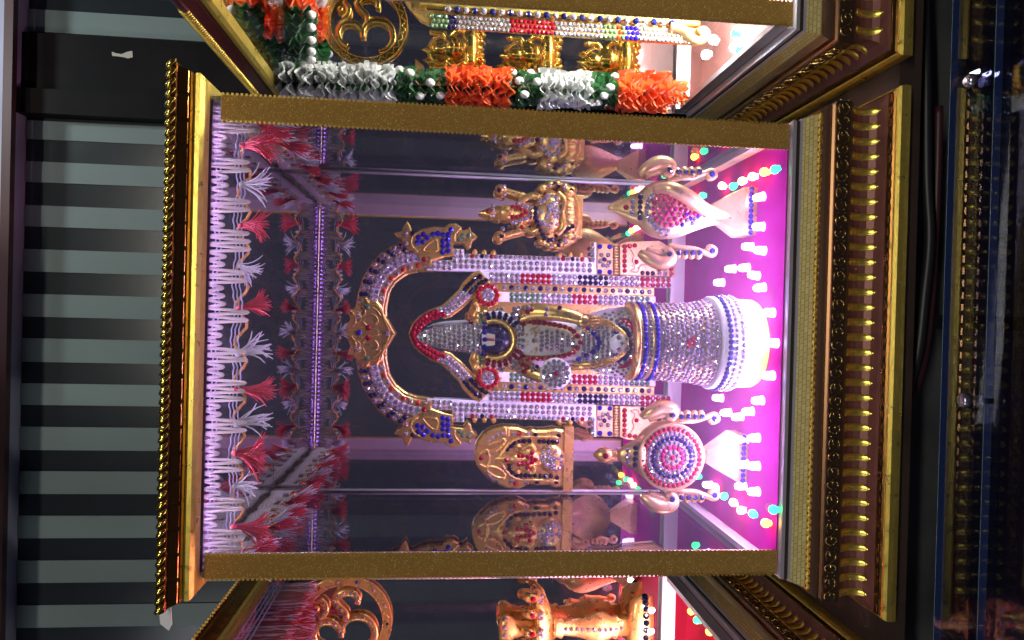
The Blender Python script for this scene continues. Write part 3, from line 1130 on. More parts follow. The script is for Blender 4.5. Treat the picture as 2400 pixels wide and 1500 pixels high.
for q in (188, 202, 216):
    for sg in (1, -1):
        agem(1389, q * sg, 'c', 5.2, YA - 0.0006)
for sg in (1, -1):
    for x in (1113, 1135, 1157, 1312, 1337, 1362):
        MB().ball(ap(x, 195 * sg, YA + 0.002), 0.0042, 0.0028, 0.0028, 10, 7).build('finial', M_FIGGOLD, arch)
aplate('inner_strip', [(1122, 127), (1122, 150.5), (1576, 150.5), (1576, 127)], M_ENAMEL, YA - 0.0012)
x = 1152.0
for c, n in (('c', 6), ('r', 6), ('c', 5), ('k', 6), ('c', 6), ('r', 6)):
    for i in range(n):
        for sg in (1, -1):
            agem(x, 145 * sg, c, 5.9, YA - 0.0012)
            agem(x, 133 * sg, c, 5.9, YA - 0.0012)
        x += 12.2
aplate('scalloped_row', [(1165, 106), (1165, 126)] + [(1172 + i * 8.6, 126.2 if i % 2 else 123.5) for i in range(42)] + [(1534, 126), (1534, 106)], M_FIGGOLD, YA - 0.0002)
for i in range(21):
    for sg in (1, -1):
        agem(1182 + i * 17, 116 * sg, 'cn'[i % 2], 6.0, YA - 0.0002)
aplate('figure_strip', [(1150, 82), (1150, 105.5), (1536, 105.5), (1536, 82)], M_ENAMEL, YA - 0.0010)
x = 1200.0
for c, n in (('g', 6), ('c', 6), ('r', 5), ('c', 6), ('g', 4)):
    for i in range(n):
        for sg in (1, -1):
            agem(x, 99.5 * sg, c, 5.8, YA - 0.0010)
            agem(x, 88 * sg, c, 5.8, YA - 0.0010)
        x += 12.2
# backing sheet behind the figure
aplate('figure_backing', [(1150, 127), (1120, 112), (1100, 60), (1120, 0), (1520, 0), (1530, 127)], M_FIGGOLD, YA + 0.0015, YA + 0.006)
# feet with square flower block and elephant block
aplate('flower_block', [(1398.5, 153), (1398.5, 226), (1436, 226), (1436, 153)], M_PALEGOLD, YA - 0.0016)
for x, s, c in [(1406, 160, 'b'), (1429, 160, 'b'), (1406, 219, 'b'), (1429, 219, 'b'), (1417, 189, 'n'), (1409, 199, 'c'), (1425, 199, 'c'), (1406, 184, 'c'), (1429, 182, 'c'), (1413, 175, 'c'), (1424, 174, 'c')]:
    for sg in (1, -1):
        agem(x, s * sg, c, 5.8, YA - 0.0016)
aplate('elephant_block', [(1452, 153), (1452, 226), (1470, 232), (1545, 236), (1582, 215), (1582, 153)], M_PALEGOLD, YA - 0.0014)
for sg in (1, -1):
    b = MB()
    for i in range(11):
        p = ap(1444, (157 + i * 6.6) * sg, YA - 0.0008)
        b.ball(p, 0.0016, 0.0022, 0.0034, 8, 6)
    b.build('rope_row', M_PALEGOLD, arch)
    b = MB()
    b.tube(smooth_path([ap(x, s * sg, YA - 0.0015) for x, s in [(1478, 214), (1486, 200), (1482, 188), (1488, 172), (1478, 164), (1494, 162), (1500, 176), (1512, 180), (1538, 178), (1540, 164)]], 4), 0.0007, 6)
    b.build('elephant_outline', mat('brown_outline', (0.30, 0.13, 0.08), 0.5), arch)
for i in range(6):
    for sg in (1, -1):
        agem(1464, (164 + i * 11.4) * sg, 'r', 5.7, YA - 0.0014)
for x, s, c in [(1476, 222, 'r'), (1488, 224, 'r'), (1492, 186, 'r'), (1506, 160, 'k'), (1518, 160, 'k'), (1530, 160, 'k'), (1545, 182, 'n'), (1545, 170, 'k'), (1558, 182, 'c'), (1558, 170, 'c'), (1546, 160, 'c'), (1558, 160, 'c'), (1573, 184, 'r'), (1573, 172, 'r'), (1573, 160, 'r')]:
    for sg in (1, -1):
        agem(x, s * sg, c, 5.7, YA - 0.0014)
# pointed inner arch
PO = [(962, 0), (970, 23), (985, 39), (1010, 55), (1040, 67), (1060, 86), (1080, 106), (1090, 122), (1110, 142), (1128, 150)]
PI = [(983, 0), (990, 16), (1004, 28), (1025, 38), (1050, 46), (1076, 66), (1098, 88), (1112, 100), (1132, 118), (1150, 127)]
YP = YA - 0.0018
band('pointed_arch', 0.0, 1.0, M_ENAMEL, YP, PO, PI, 0.38, 0.75, 14)
band('pointed_arch_tip', 0.0, 1.0, mat('red_enamel', (0.35, 0.012, 0.04), 0.4), YP - 0.0003, PO, PI, 0.0, 0.38, 14)
band('pointed_arch_foot', 0.0, 1.0, M_FIGGOLD, YP - 0.0002, PO, PI, 0.75, 1.0, 8)
band('pointed_arch_rim', -0.20, 0.0, M_FIGGOLD, YP + 0.0004, PO, PI, 0.0, 1.0, 24)
band('pointed_arch_lip', 1.0, 1.28, M_FIGGOLD, YP + 0.0006, PO, PI, 0.32, 1.0, 20)
for i in range(23):
    t = 0.02 + i * 0.0425
    c = 'r' if t < 0.38 else ('c' if t < 0.74 else 'k')
    for w_ in (0.26, 0.74):
        for sg in (1, -1):
            x, s = between(t + (0.018 if w_ > 0.5 else 0), w_, PO, PI)
            agem(x, s * sg, c, 6.0, YP - 0.0003)
# rosettes
for sg in (1, -1):
    cx_, cs = 1143, 97
    pts = []
    for i in range(32):
        a = 2 * math.pi * i / 32
        r_ = 29 + 4.0 * math.cos(8 * a)
        pts.append((cx_ + r_ * math.cos(a), (cs + r_ * math.sin(a)) * sg))
    MB().prism([ap(x, s) for x, s in pts], YP - 0.0028, YA + 0.004, 0.0016).build('rosette', M_FIGGOLD, arch)
    MB().prism([ap(cx_ + 15 * math.cos(i * 0.4488), (cs + 15 * math.sin(i * 0.4488)) * sg) for i in range(14)], YP - 0.0032, YP - 0.0026, 0.0004).build('rosette_centre', M_ENAMEL, arch)
    for i in range(13):
        a = 2 * math.pi * i / 13
        agem(cx_ + 22 * math.cos(a), (cs + 22 * math.sin(a)) * sg, 'r', 5.8, YP - 0.0028)
    for i in range(6):
        a = 2 * math.pi * i / 6
        agem(cx_ + 10 * math.cos(a), (cs + 10 * math.sin(a)) * sg, 'c', 5.4, YP - 0.0032)
    agem(cx_, cs * sg, 'c', 5.4, YP - 0.0032)
    b = MB()
    b.tube(smooth_path([ap(x, s * sg, YP - 0.001) for x, s in [(1112, 78), (1120, 62), (1112, 48), (1124, 40), (1142, 44), (1150, 56)]], 4), 0.0032, 8)
    b.build('leaf_curl', M_FIGGOLD, arch)
AG.build(arch)

# ================================================================== STANDING FIGURE ON ITS DRUM
YF = 0.060
fb = atz(1806, 808, ZB)
fig = thing('deity_figure', 'standing figure with dark violet face and tall crown, covered in rhinestones, on a round drum', 'figurine', (at(1800, 806, YF).x, YF, ZB + 0.0003))
FG = Gems()


def zf(x, Y=YF - 0.033):
    return at(x, 806, Y).z


FX = fig.location.x


def fw(px, Y=YF):
    return px * kpx(Y) * 1.0


# translucent foot with a small yellow lamp inside
m_foot = bpy.data.materials.new('translucent_foot')
m_foot.use_nodes = True
n = m_foot.node_tree.nodes
pb = n['Principled BSDF']
pb.inputs['Base Color'].default_value = (0.62, 0.44, 0.26, 1)
pb.inputs['Roughness'].default_value = 0.4
tl = n.new('ShaderNodeBsdfTranslucent')
tl.inputs[0].default_value = (0.95, 0.62, 0.22, 1)
ms = n.new('ShaderNodeMixShader')
ms.inputs[0].default_value = 0.55
m_foot.node_tree.links.new(pb.outputs[0], ms.inputs[1])
m_foot.node_tree.links.new(tl.outputs[0], ms.inputs[2])
m_foot.node_tree.links.new(ms.outputs[0], n['Material Output'].inputs[0])
zd = ZB + 0.0003
z_r0, z_r1, z_r2, z_top = zf(1748), zf(1690), zf(1668), zf(1497)
MB().lathe([(fw(104), zd), (fw(107), zd + 0.002), (fw(108), z_r0 - 0.0005), (fw(60), z_r0)], (FX, YF), 48).build('foot_drum', m_foot, fig)
MB().ball((FX, YF - 0.012, zd + 0.010), 0.007, 0.007, 0.006, 12, 8).build('foot_lamp', emit_mat('yellow_lamp_lit', (1.0, 0.50, 0.06), 110), fig)
MB().lathe([(fw(111), z_r0), (fw(114), z_r0 + 0.001), (fw(112), z_r1 - 0.001), (fw(109), z_r1), (fw(94), z_r1 + 0.0006)], (FX, YF), 64).build('rim_ring', M_ENAMEL, fig)
PED = [(fw(101), z_r1 + 0.0007), (fw(101), z_r2), (fw(95), zf(1640)), (fw(93), zf(1600)), (fw(91), zf(1560)), (fw(90), zf(1545)), (fw(92), zf(1540)), (fw(92), zf(1532)), (fw(89), zf(1530)), (fw(91), zf(1512)), (fw(93), zf(1505)), (fw(88), z_top)]
MB().lathe(PED, (FX, YF), 64).build('pedestal', M_PALEGOLD, fig)
MB().lathe([(fw(89), zf(1507)), (fw(94.5), zf(1503)), (fw(94.5), zf(1496)), (fw(86), zf(1493))], (FX, YF), 64).build('gold_ring', M_FIGGOLD, fig)


def ring_gems(x, r_px, c, n, gr=5.6, lo=-80, hi=80, slope=0.0, phase=0.0):
    z = zf(x)
    for i in range(n):
        a = R(-90 + lo + (hi - lo) * (i + phase) / n)
        nr = Vector((math.cos(a), math.sin(a), slope))
        p = Vector((FX, YF, z)) + Vector((math.cos(a), math.sin(a), 0)) * fw(r_px)
        cc = c if isinstance(c, str) and len(c) == 1 else c[i % len(c)]
        FG.put(p, nr, fw(gr), cc)


ring_gems(1737, 114, 'c', 26, 6.0, -88, 88)
ring_gems(1722, 114, 'c', 26, 5.6, -88, 88, 0, 0.5)
ring_gems(1706, 113.2, 'n', 27, 6.2, -88, 88)
for i in range(12):
    x = 1681 - i * 11.2
    rp = (101.5, 101.2, 99.5, 96.5, 95.3, 94.6, 94.0, 93.4, 92.9, 92.3, 91.7, 91.2)[i]
    n_ = 25
    for k in range(n_):
        a = R(-173 + 166 * (k + 0.5 * (i % 2) + rnd.uniform(-0.16, 0.16)) / n_)
        xx = x + rnd.uniform(-2.0, 2.0)
        near = i in (5, 6) and abs(math.degrees(a) + 88) < 7
        FG.put(Vector((FX, YF, zf(xx))) + Vector((math.cos(a), math.sin(a), 0)) * fw(rp), (math.cos(a), math.sin(a), 0), fw(5.4), 'r' if near else 'c')
ring_gems(1543, 92.6, 'b', 26, 5.8, -86, 86)
ring_gems(1529, 90, 'c', 26, 5.2, -86, 86)
ring_gems(1515, 91.6, 'b', 26, 5.8, -86, 86)

# body: an elliptical loft from the drum to the shoulders, covered in stones
YBODY = 0.078
BODY = [(1496, 86, 0.050), (1470, 84, 0.046), (1440, 80, 0.040), (1410, 72, 0.033), (1380, 64, 0.027), (1350, 60, 0.024), (1310, 62, 0.023), (1270, 64, 0.022), (1235, 60, 0.020), (1212, 44, 0.018), (1200, 24, 0.013), (1185, 18, 0.010)]


def body_xy(x, u):
    """point on the front of the body at picture row x, u in -1..1 across; with its normal"""
    for (xa, wa, da), (xb, wb, db) in zip(BODY, BODY[1:]):
        if xb <= x <= xa:
            t = (xa - x) / (xa - xb)
            hw, dd = wa + (wb - wa) * t, da + (db - da) * t
            break
    else:
        hw, dd = BODY[0][1], BODY[0][2]
    a = at(x, ya0(x) + 6, YBODY - dd * 0.6)
    dx = hw * kpx(YBODY)
    dd *= 0.8
    return Vector((a.x + dx * u, YBODY - dd * math.sqrt(max(0.0, 1 - u * u)), a.z)), Vector((u / dx * dx * 0.7, -max(0.15, math.sqrt(max(0, 1 - u * u))), 0.05))


b = MB()
nseg = 40
vs = []
for x, hw, dd in BODY:
    a = at(x, ya0(x) + 6, YBODY - dd * 0.6)
    for k in range(nseg):
        th = 2 * math.pi * k / nseg
        vs.append((a.x + hw * kpx(YBODY) * math.cos(th), YBODY + dd * 0.8 * math.sin(th) * (1 if math.sin(th) < 0 else 0.6), a.z))
fs = []
for i in range(len(BODY) - 1):
    for k in range(nseg):
        k2 = (k + 1) % nseg
        fs.append((i * nseg + k, i * nseg + k2, (i + 1) * nseg + k2, (i + 1) * nseg + k))
fs.append(tuple(reversed(range(nseg))))
fs.append(tuple(range((len(BODY) - 1) * nseg, len(BODY) * nseg)))
b.add(vs, fs, True)
b.build('robe', M_ENAMEL, fig)


def bgem(x, u, c, r=5.4, lift=0.0):
    p, nr = body_xy(x, u)
    nr.normalize()
    FG.put(p + nr * lift, nr, r * kpx(0.06), c)


# inner breast panel of clear stones, framed by a red U-shaped garland
for i, x in enumerate(range(1268, 1344, 12)):
    k = 5 if x < 1325 else 3
    for j in range(k):
        bgem(x, (j - (k - 1) / 2) * 0.155 + (0.04 if i % 2 else -0.02), 'c', 5.6)
UG = [(1214, 0.66), (1232, 0.67), (1250, 0.64), (1268, 0.62), (1286, 0.60), (1304, 0.57), (1322, 0.52), (1338, 0.42), (1348, 0.28), (1353, 0.12)]
up_ = smooth_path([(x, u * 100, 0) for x, u in UG], 3)
last = None
for p in up_:
    if last is None or math.hypot(p.x - last.x, (p.y - last.y) * 0.6) > 9.8:
        for sg in (1, -1):
            bgem(p.x, p.y / 100 * sg, 'r', 6.0, 0.0016)
        last = p
for sg in (1, -1):
    path = []
    for x, u in UG:
        q, nr = body_xy(x, u * sg)
        path.append(q + Vector((0, -0.0002, 0)))
    MB().tube(smooth_path(path, 4), 0.0026, 8, flat=0.5).build('garland_band', M_FIGGOLD, fig)
bgem(1357, 0, 'r', 6.0, 0.0014)
# chest filigree
b = MB()
for i in range(26):
    x = 1222 + rnd.uniform(0, 36)
    u = rnd.uniform(-0.48, 0.48)
    p, nr = body_xy(x, u)
    q, _ = body_xy(x + 5, u + 0.06)
    b.tube([p + nr * 0.0002, (p + q) / 2 + nr * 0.0008, q + nr * 0.0002], 0.0005, 5)
b.build('chest_filigree', M_FIGGOLD, fig)
bgem(1250, 0, 'c', 6.0)
for u in (0.45, -0.45):
    bgem(1222, u, 'c', 6.0)
# robe of clear stones with blue waist chain and gold drapes
for i, x in enumerate(range(1366, 1492, 11)):
    n_ = 15
    for j in range(n_):
        u = -0.93 + 1.86 * (j + 0.5 * (i % 2)) / n_
        bgem(x + rnd.uniform(-1.5, 1.5), u, 'c', 5.3)
for i in range(9):
    t = i / 8
    bgem(1352 + 44 * math.sin(t * math.pi) + 4, 0.62 - 1.24 * t, 'b', 6.2, 0.0018)
for k in range(7):
    for sg in (1, -1):
        bgem(1448 + rnd.uniform(-12, 16), sg * rnd.uniform(0.2, 0.5), 'b', 5.6, 0.0012)
for sg in (1, -1):
    for base, rad, m in ((1.0, 0.0022, M_FIGGOLD), (0.86, 0.0016, M_FIGGOLD)):
        path = []
        for i in range(9):
            t = i / 8
            q, nr = body_xy(1345 + 115 * t ** 0.8, sg * base * (0.95 - 0.75 * t ** 1.5))
            path.append(q + nr.normalized() * 0.0014)
        MB().tube(smooth_path(path, 3), rad, 8).build('drape', m, fig)
    for i in range(6):
        q = i / 6
        bgem(1352 + 70 * q, sg * (0.97 - 0.30 * q), 'k' if sg < 0 else 'c', 5.6, 0.001)
# apron knot, lotus and its red ring
p, nr = body_xy(1450, 0)
MB().ball(p, 0.0085, 0.005, 0.0095, 16, 10).build('apron_knot', M_ENAMEL, fig)
for dx, dz in ((0, 0), (0.005, 0.003), (-0.005, 0.003), (0.004, -0.004), (-0.004, -0.004)):
    FG.put(p + Vector((dx, -0.0048, dz)), (dx * 60, -1, dz * 60), 0.0021, 'c')
for i in range(22):
    a = math.pi * (i / 21)
    bgem(1457 + 26 * math.sin(a), 0.62 * math.cos(a), 'r', 5.6, 0.0016)
for i in range(16):
    a = math.pi * (i / 15)
    bgem(1452 + 18 * math.sin(a), 0.40 * math.cos(a), 'n', 5.4, 0.0016)
MB().tube(smooth_path([body_xy(1456 + 10 * math.sin(math.pi * i / 8), 0.26 * math.cos(math.pi * i / 8))[0] + Vector((0, -0.001, 0)) for i in range(9)], 3), 0.0017, 8).build('apron_loop', M_FIGGOLD, fig)


# head, crown and collar
def hp(x, s, Y):
    return at(x, ya0(x) + 6 - s, Y)


YH = 0.072
hc = hp(1158, 0, YH)
k_ = kpx(YH)
head = MB()
head.ball(hc, 34 * k_, 0.0135, 45 * k_, 24, 16)
head.ball(hp(1165, 0, YH) + Vector((0, -0.0135, 0)), 3.4 * k_, 0.0025, 10 * k_, 10, 8)          # nose
head.ball(hp(1176, 0, YH) + Vector((0, -0.0115, 0)), 8.0 * k_, 0.0016, 2.2 * k_, 10, 6)         # upper lip
head.ball(hp(1181, 0, YH) + Vector((0, -0.0108, 0)), 6.6 * k_, 0.0016, 2.2 * k_, 10, 6)         # lower lip
for sg in (1, -1):
    head.ball(hp(1158, 13 * sg, YH) + Vector((0, -0.0120, 0)), 7.0 * k_, 0.0014, 2.8 * k_, 10, 6)  # lids
    head.ball(hp(1168, 19 * sg, YH) + Vector((0, -0.0090, 0)), 9 * k_, 0.0030, 9 * k_, 10, 6)      # cheeks
    head.ball(hp(1160, 33 * sg, YH) + Vector((0, -0.0005, 0)), 3.5 * k_, 0.004, 10 * k_, 8, 6)     # ears
ho = head.build('face', M_FACE, fig)
rm = ho.modifiers.new('join', 'REMESH')
rm.mode = 'VOXEL'
rm.voxel_size = 0.0005
rm.use_smooth_shade = True
tp = []
for x, s in [(1128, -13), (1128, 13), (1140, 14.5), (1157, 12), (1157, -12), (1140, -14.5)]:
    q = hp(x, s, YH)
    zz = (q.z - hc.z) / (45 * k_)
    xx = (q.x - hc.x) / (34 * k_)
    q.y = YH - 0.0135 * math.sqrt(max(0.02, 1 - zz * zz - xx * xx)) - 0.0032
    tp.append(q)
mk = MB()
bk = [q + Vector((0, 0.0050, 0)) for q in tp]
mk.add(tp + bk, [(0, 1, 2, 5), (5, 2, 3, 4), (0, 5, 11, 6), (5, 4, 10, 11), (1, 7, 8, 2), (2, 8, 9, 3), (0, 6, 7, 1), (4, 3, 9, 10)])
mk.build('forehead_mark', M_TILAK, fig)
fa, fbm = (tp[0] + tp[1]) / 2, (tp[3] + tp[4]) / 2
MB().tube(smooth_path([fa + Vector((0, -0.0006, -0.0012)), (tp[2] + tp[5]) / 2 + Vector((0.0001, -0.0006, 0)), fbm + Vector((0, -0.0006, 0.0006))], 4), 0.0011, 8).build('forehead_stripe', M_REDPAINT, fig)
CRN = [(1128, 36), (1122, 35), (1105, 33), (1080, 31), (1050, 28), (1020, 23), (1000, 17), (985, 9), (977, 2)]
cc0 = hp(1128, 0, YH)
prof = []
for x, hw in CRN:
    prof.append((hw * k_, hp(x, 0, YH).z))
axs = [hp(x, 0, YH).x - cc0.x for x, hw in CRN]
MB().lathe(prof, (cc0.x, YH), 32, 0.62, axs).build('crown', M_ENAMEL, fig)
nrow = 13
for i in range(nrow):
    x = 1120 - i * 11.2
    for (xa, wa), (xb, wb) in zip(CRN, CRN[1:]):
        if xb <= x <= xa:
            hw = wa + (wb - wa) * (xa - x) / (xa - xb)
    n_ = max(2, int(hw * 3.0 / 11))
    q = hp(x, 0, YH)
    for j in range(n_):
        a = R(-90 - 82 + 164 * (j + 0.5) / n_ + (4 if i % 2 else -4))
        nr = Vector((math.cos(a), math.sin(a), 0.12))
        FG.put(Vector((q.x + hw * k_ * math.cos(a), YH + hw * k_ * 0.62 * math.sin(a), q.z)), nr, 5.4 * k_, 'c')
for i in range(7):
    a = R(-172 + 164 * i / 6)
    q = hp(1130, 0, YH)
    FG.put(Vector((q.x + 36.5 * k_ * math.cos(a), YH + 0.0145 * math.sin(a) - 0.001, q.z - 0.0012)), (math.cos(a), math.sin(a), 0), 5.6 * k_, 'b')
# gold collar below the chin, and the two-coloured neck garland
pth = []
pth2 = []
for i in range(15):
    a = R(-205 + 230 * i / 14)
    pth.append(hp(1160 - 44 * math.sin(a), 44 * math.cos(a), YH) + Vector((0, -0.003 + 0.003 * math.sin(a), 0)))
    pth2.append(hp(1162 - 57 * math.sin(a), 57 * math.cos(a), YH) + Vector((0, -0.004 + 0.003 * math.sin(a), 0)))
MB().tube(smooth_path(pth, 3), 0.0036, 10).build('collar', M_FIGGOLD, fig)
MB().tube(smooth_path(pth2, 3), 0.0036, 10, flat=0.6).build('neck_garland', M_ENAMEL, fig)
for i in range(17):
    a = R(-200 + 220 * i / 16)
    c = 'r' if i < 7 else ('c' if i < 11 else 'n')
    for rr in (53, 61):
        FG.put(hp(1162 - rr * math.sin(a), rr * math.cos(a), YH) + Vector((0, -0.0066 + 0.003 * math.sin(a), 0)), (0, -1, 0.1), 5.4 * k_, c)
# side flowers by the ears
for sg in (1, -1):
    b = MB()
    q = hp(1133, 48 * sg, YH + 0.008)
    for i in range(6):
        a = 2 * math.pi * i / 6
        b.ball(q + Vector((math.cos(a) * 0.0042, 0, math.sin(a) * 0.0042)), 0.0036, 0.0026, 0.0036, 10, 7)
    b.build('ear_flower', M_FIGGOLD, fig)
    for i in range(4):
        a = 2 * math.pi * (i + 0.5) / 4
        FG.put(q + Vector((math.cos(a) * 0.0034, -0.0027, math.sin(a) * 0.0034)), (0, -1, 0), 0.0021, 'g')
    FG.put(hp(1156, 50 * sg, YH) + Vector((0, -0.001, 0)), (0, -1, 0), 0.0023, 'r')
    for i in range(3):
        FG.put(hp(1158 + 9 * i, (62 + 5 * i) * sg, YH + 0.006) + Vector((0, -0.001, 0)), (0, -1, 0), 0.0021, 'c')
# arms: one lowered forearm in gold, one raised hand hidden by a stone flower
arm = MB()
ar = smooth_path([hp(1215, 52, 0.074), hp(1250, 66, 0.066), hp(1290, 66, 0.060), hp(1335, 60, 0.056), hp(1362, 52, 0.054)], 4)
arm.tube(ar, [0.0085 - 0.0035 * i / (len(ar) - 1) for i in range(len(ar))], 14)
arm.build('forearm', M_FIGGOLD, fig)
hand = MB()
palm = hp(1368, 48, 0.052)
hand.ball(palm, 0.0052, 0.0036, 0.0062, 12, 8)
for i in range(4):
    base = palm + Vector((-0.0040 + 0.0026 * i, -0.001, -0.0048))
    L = (0.0075, 0.0088, 0.0084, 0.0066)[i]
    hand.tube([base, base + Vector((0, -0.0010, -L * 0.5)), base + Vector((0, -0.0004, -L))], [0.0013, 0.0012, 0.0008], 7)
tb = palm + Vector((-0.0048, -0.0012, 0.001))
hand.tube([tb, tb + Vector((-0.0030, -0.0008, -0.002)), tb + Vector((-0.0040, -0.0010, -0.0052))], [0.0014, 0.0013, 0.0008], 7)
hand.build('open_hand', M_FIGGOLD, fig)
for x, s, c in [(1205, 72, 'c'), (1212, 62, 'c'), (1202, 60, 'c'), (1216, 74, 'c'), (1208, 50, 'c'), (1236, 66, 'r'), (1246, 72, 'r'), (1238, 76, 'c'), (1282, 74, 'c'), (1280, 62, 'c'), (1312, 78, 'k'), (1312, 68, 'k'), (1312, 58, 'k')]:
    FG.put(hp(x, s, 0.0535 if x > 1270 else 0.0585), (0.1, -1, 0), 5.6 * kpx(0.056), c)
arm = MB()
ar = smooth_path([hp(1215, -52, 0.074), hp(1245, -72, 0.066), hp(1275, -82, 0.060), hp(1300, -80, 0.056)], 4)
arm.tube(ar, [0.0082 - 0.003 * i / (len(ar) - 1) for i in range(len(ar))], 14)
arm.build('forearm', M_FIGGOLD, fig)
fc = hp(1302, -76, 0.050)
MB().lathe([(0.0125, -0.003), (0.0132, -0.001), (0.0126, 0.0012), (0.008, 0.0022), (0.0005, 0.0026)], (0, 0), 28)
fl = MB()
for i, (r_, d_) in enumerate([(0.0125, 0.003), (0.0132, 0.001), (0.0126, -0.0012), (0.008, -0.0022), (0.0005, -0.0026)]):
    fl.v += [fc + Vector((r_ * math.cos(2 * math.pi * k / 28), d_, r_ * math.sin(2 * math.pi * k / 28))) for k in range(28)]
for i in range(4):
    for k in range(28):
        fl.f.append((i * 28 + k, i * 28 + (k + 1) % 28, (i + 1) * 28 + (k + 1) % 28, (i + 1) * 28 + k))
        fl.s.append(True)
fl.build('hand_flower', M_ENAMEL, fig)
for rr, n_, dd in ((0.0102, 15, -0.0017), (0.0068, 10, -0.0022), (0.0035, 5, -0.0024)):
    for i in range(n_):
        a = 2 * math.pi * i / n_ + rr * 100
        FG.put(fc + Vector((rr * math.cos(a), dd, rr * math.sin(a))), (math.cos(a) * rr * 25, -1, math.sin(a) * rr * 25), 0.0020, 'c')
FG.put(fc + Vector((0, -0.0026, 0)), (0, -1, 0), 0.0021, 'r')
for x, s, c in [(1205, -52, 'c'), (1212, -62, 'c'), (1202, -66, 'c'), (1225, -58, 'r'), (1235, -64, 'r'), (1228, -74, 'r'), (1250, -60, 'c'), (1258, -62, 'k'), (1256, -74, 'k'), (1248, -72, 'c'), (1218, -74, 'c')]:
    FG.put(hp(x, s, 0.0585), (-0.1, -1, 0), 5.6 * kpx(0.06), c)
FG.build(fig)


# ================================================================== CONCH AND DISC ORNAMENTS
def relief(b, name, m, parent, voxel=0.0007):
    o = b.build(name, m, parent)
    r = o.modifiers.new('join', 'REMESH')
    r.mode = 'VOXEL'
    r.voxel_size = voxel
    r.use_smooth_shade = True
    s = o.modifiers.new('soften', 'SMOOTH')
    s.factor = 0.5
    s.iterations = 3
    return o


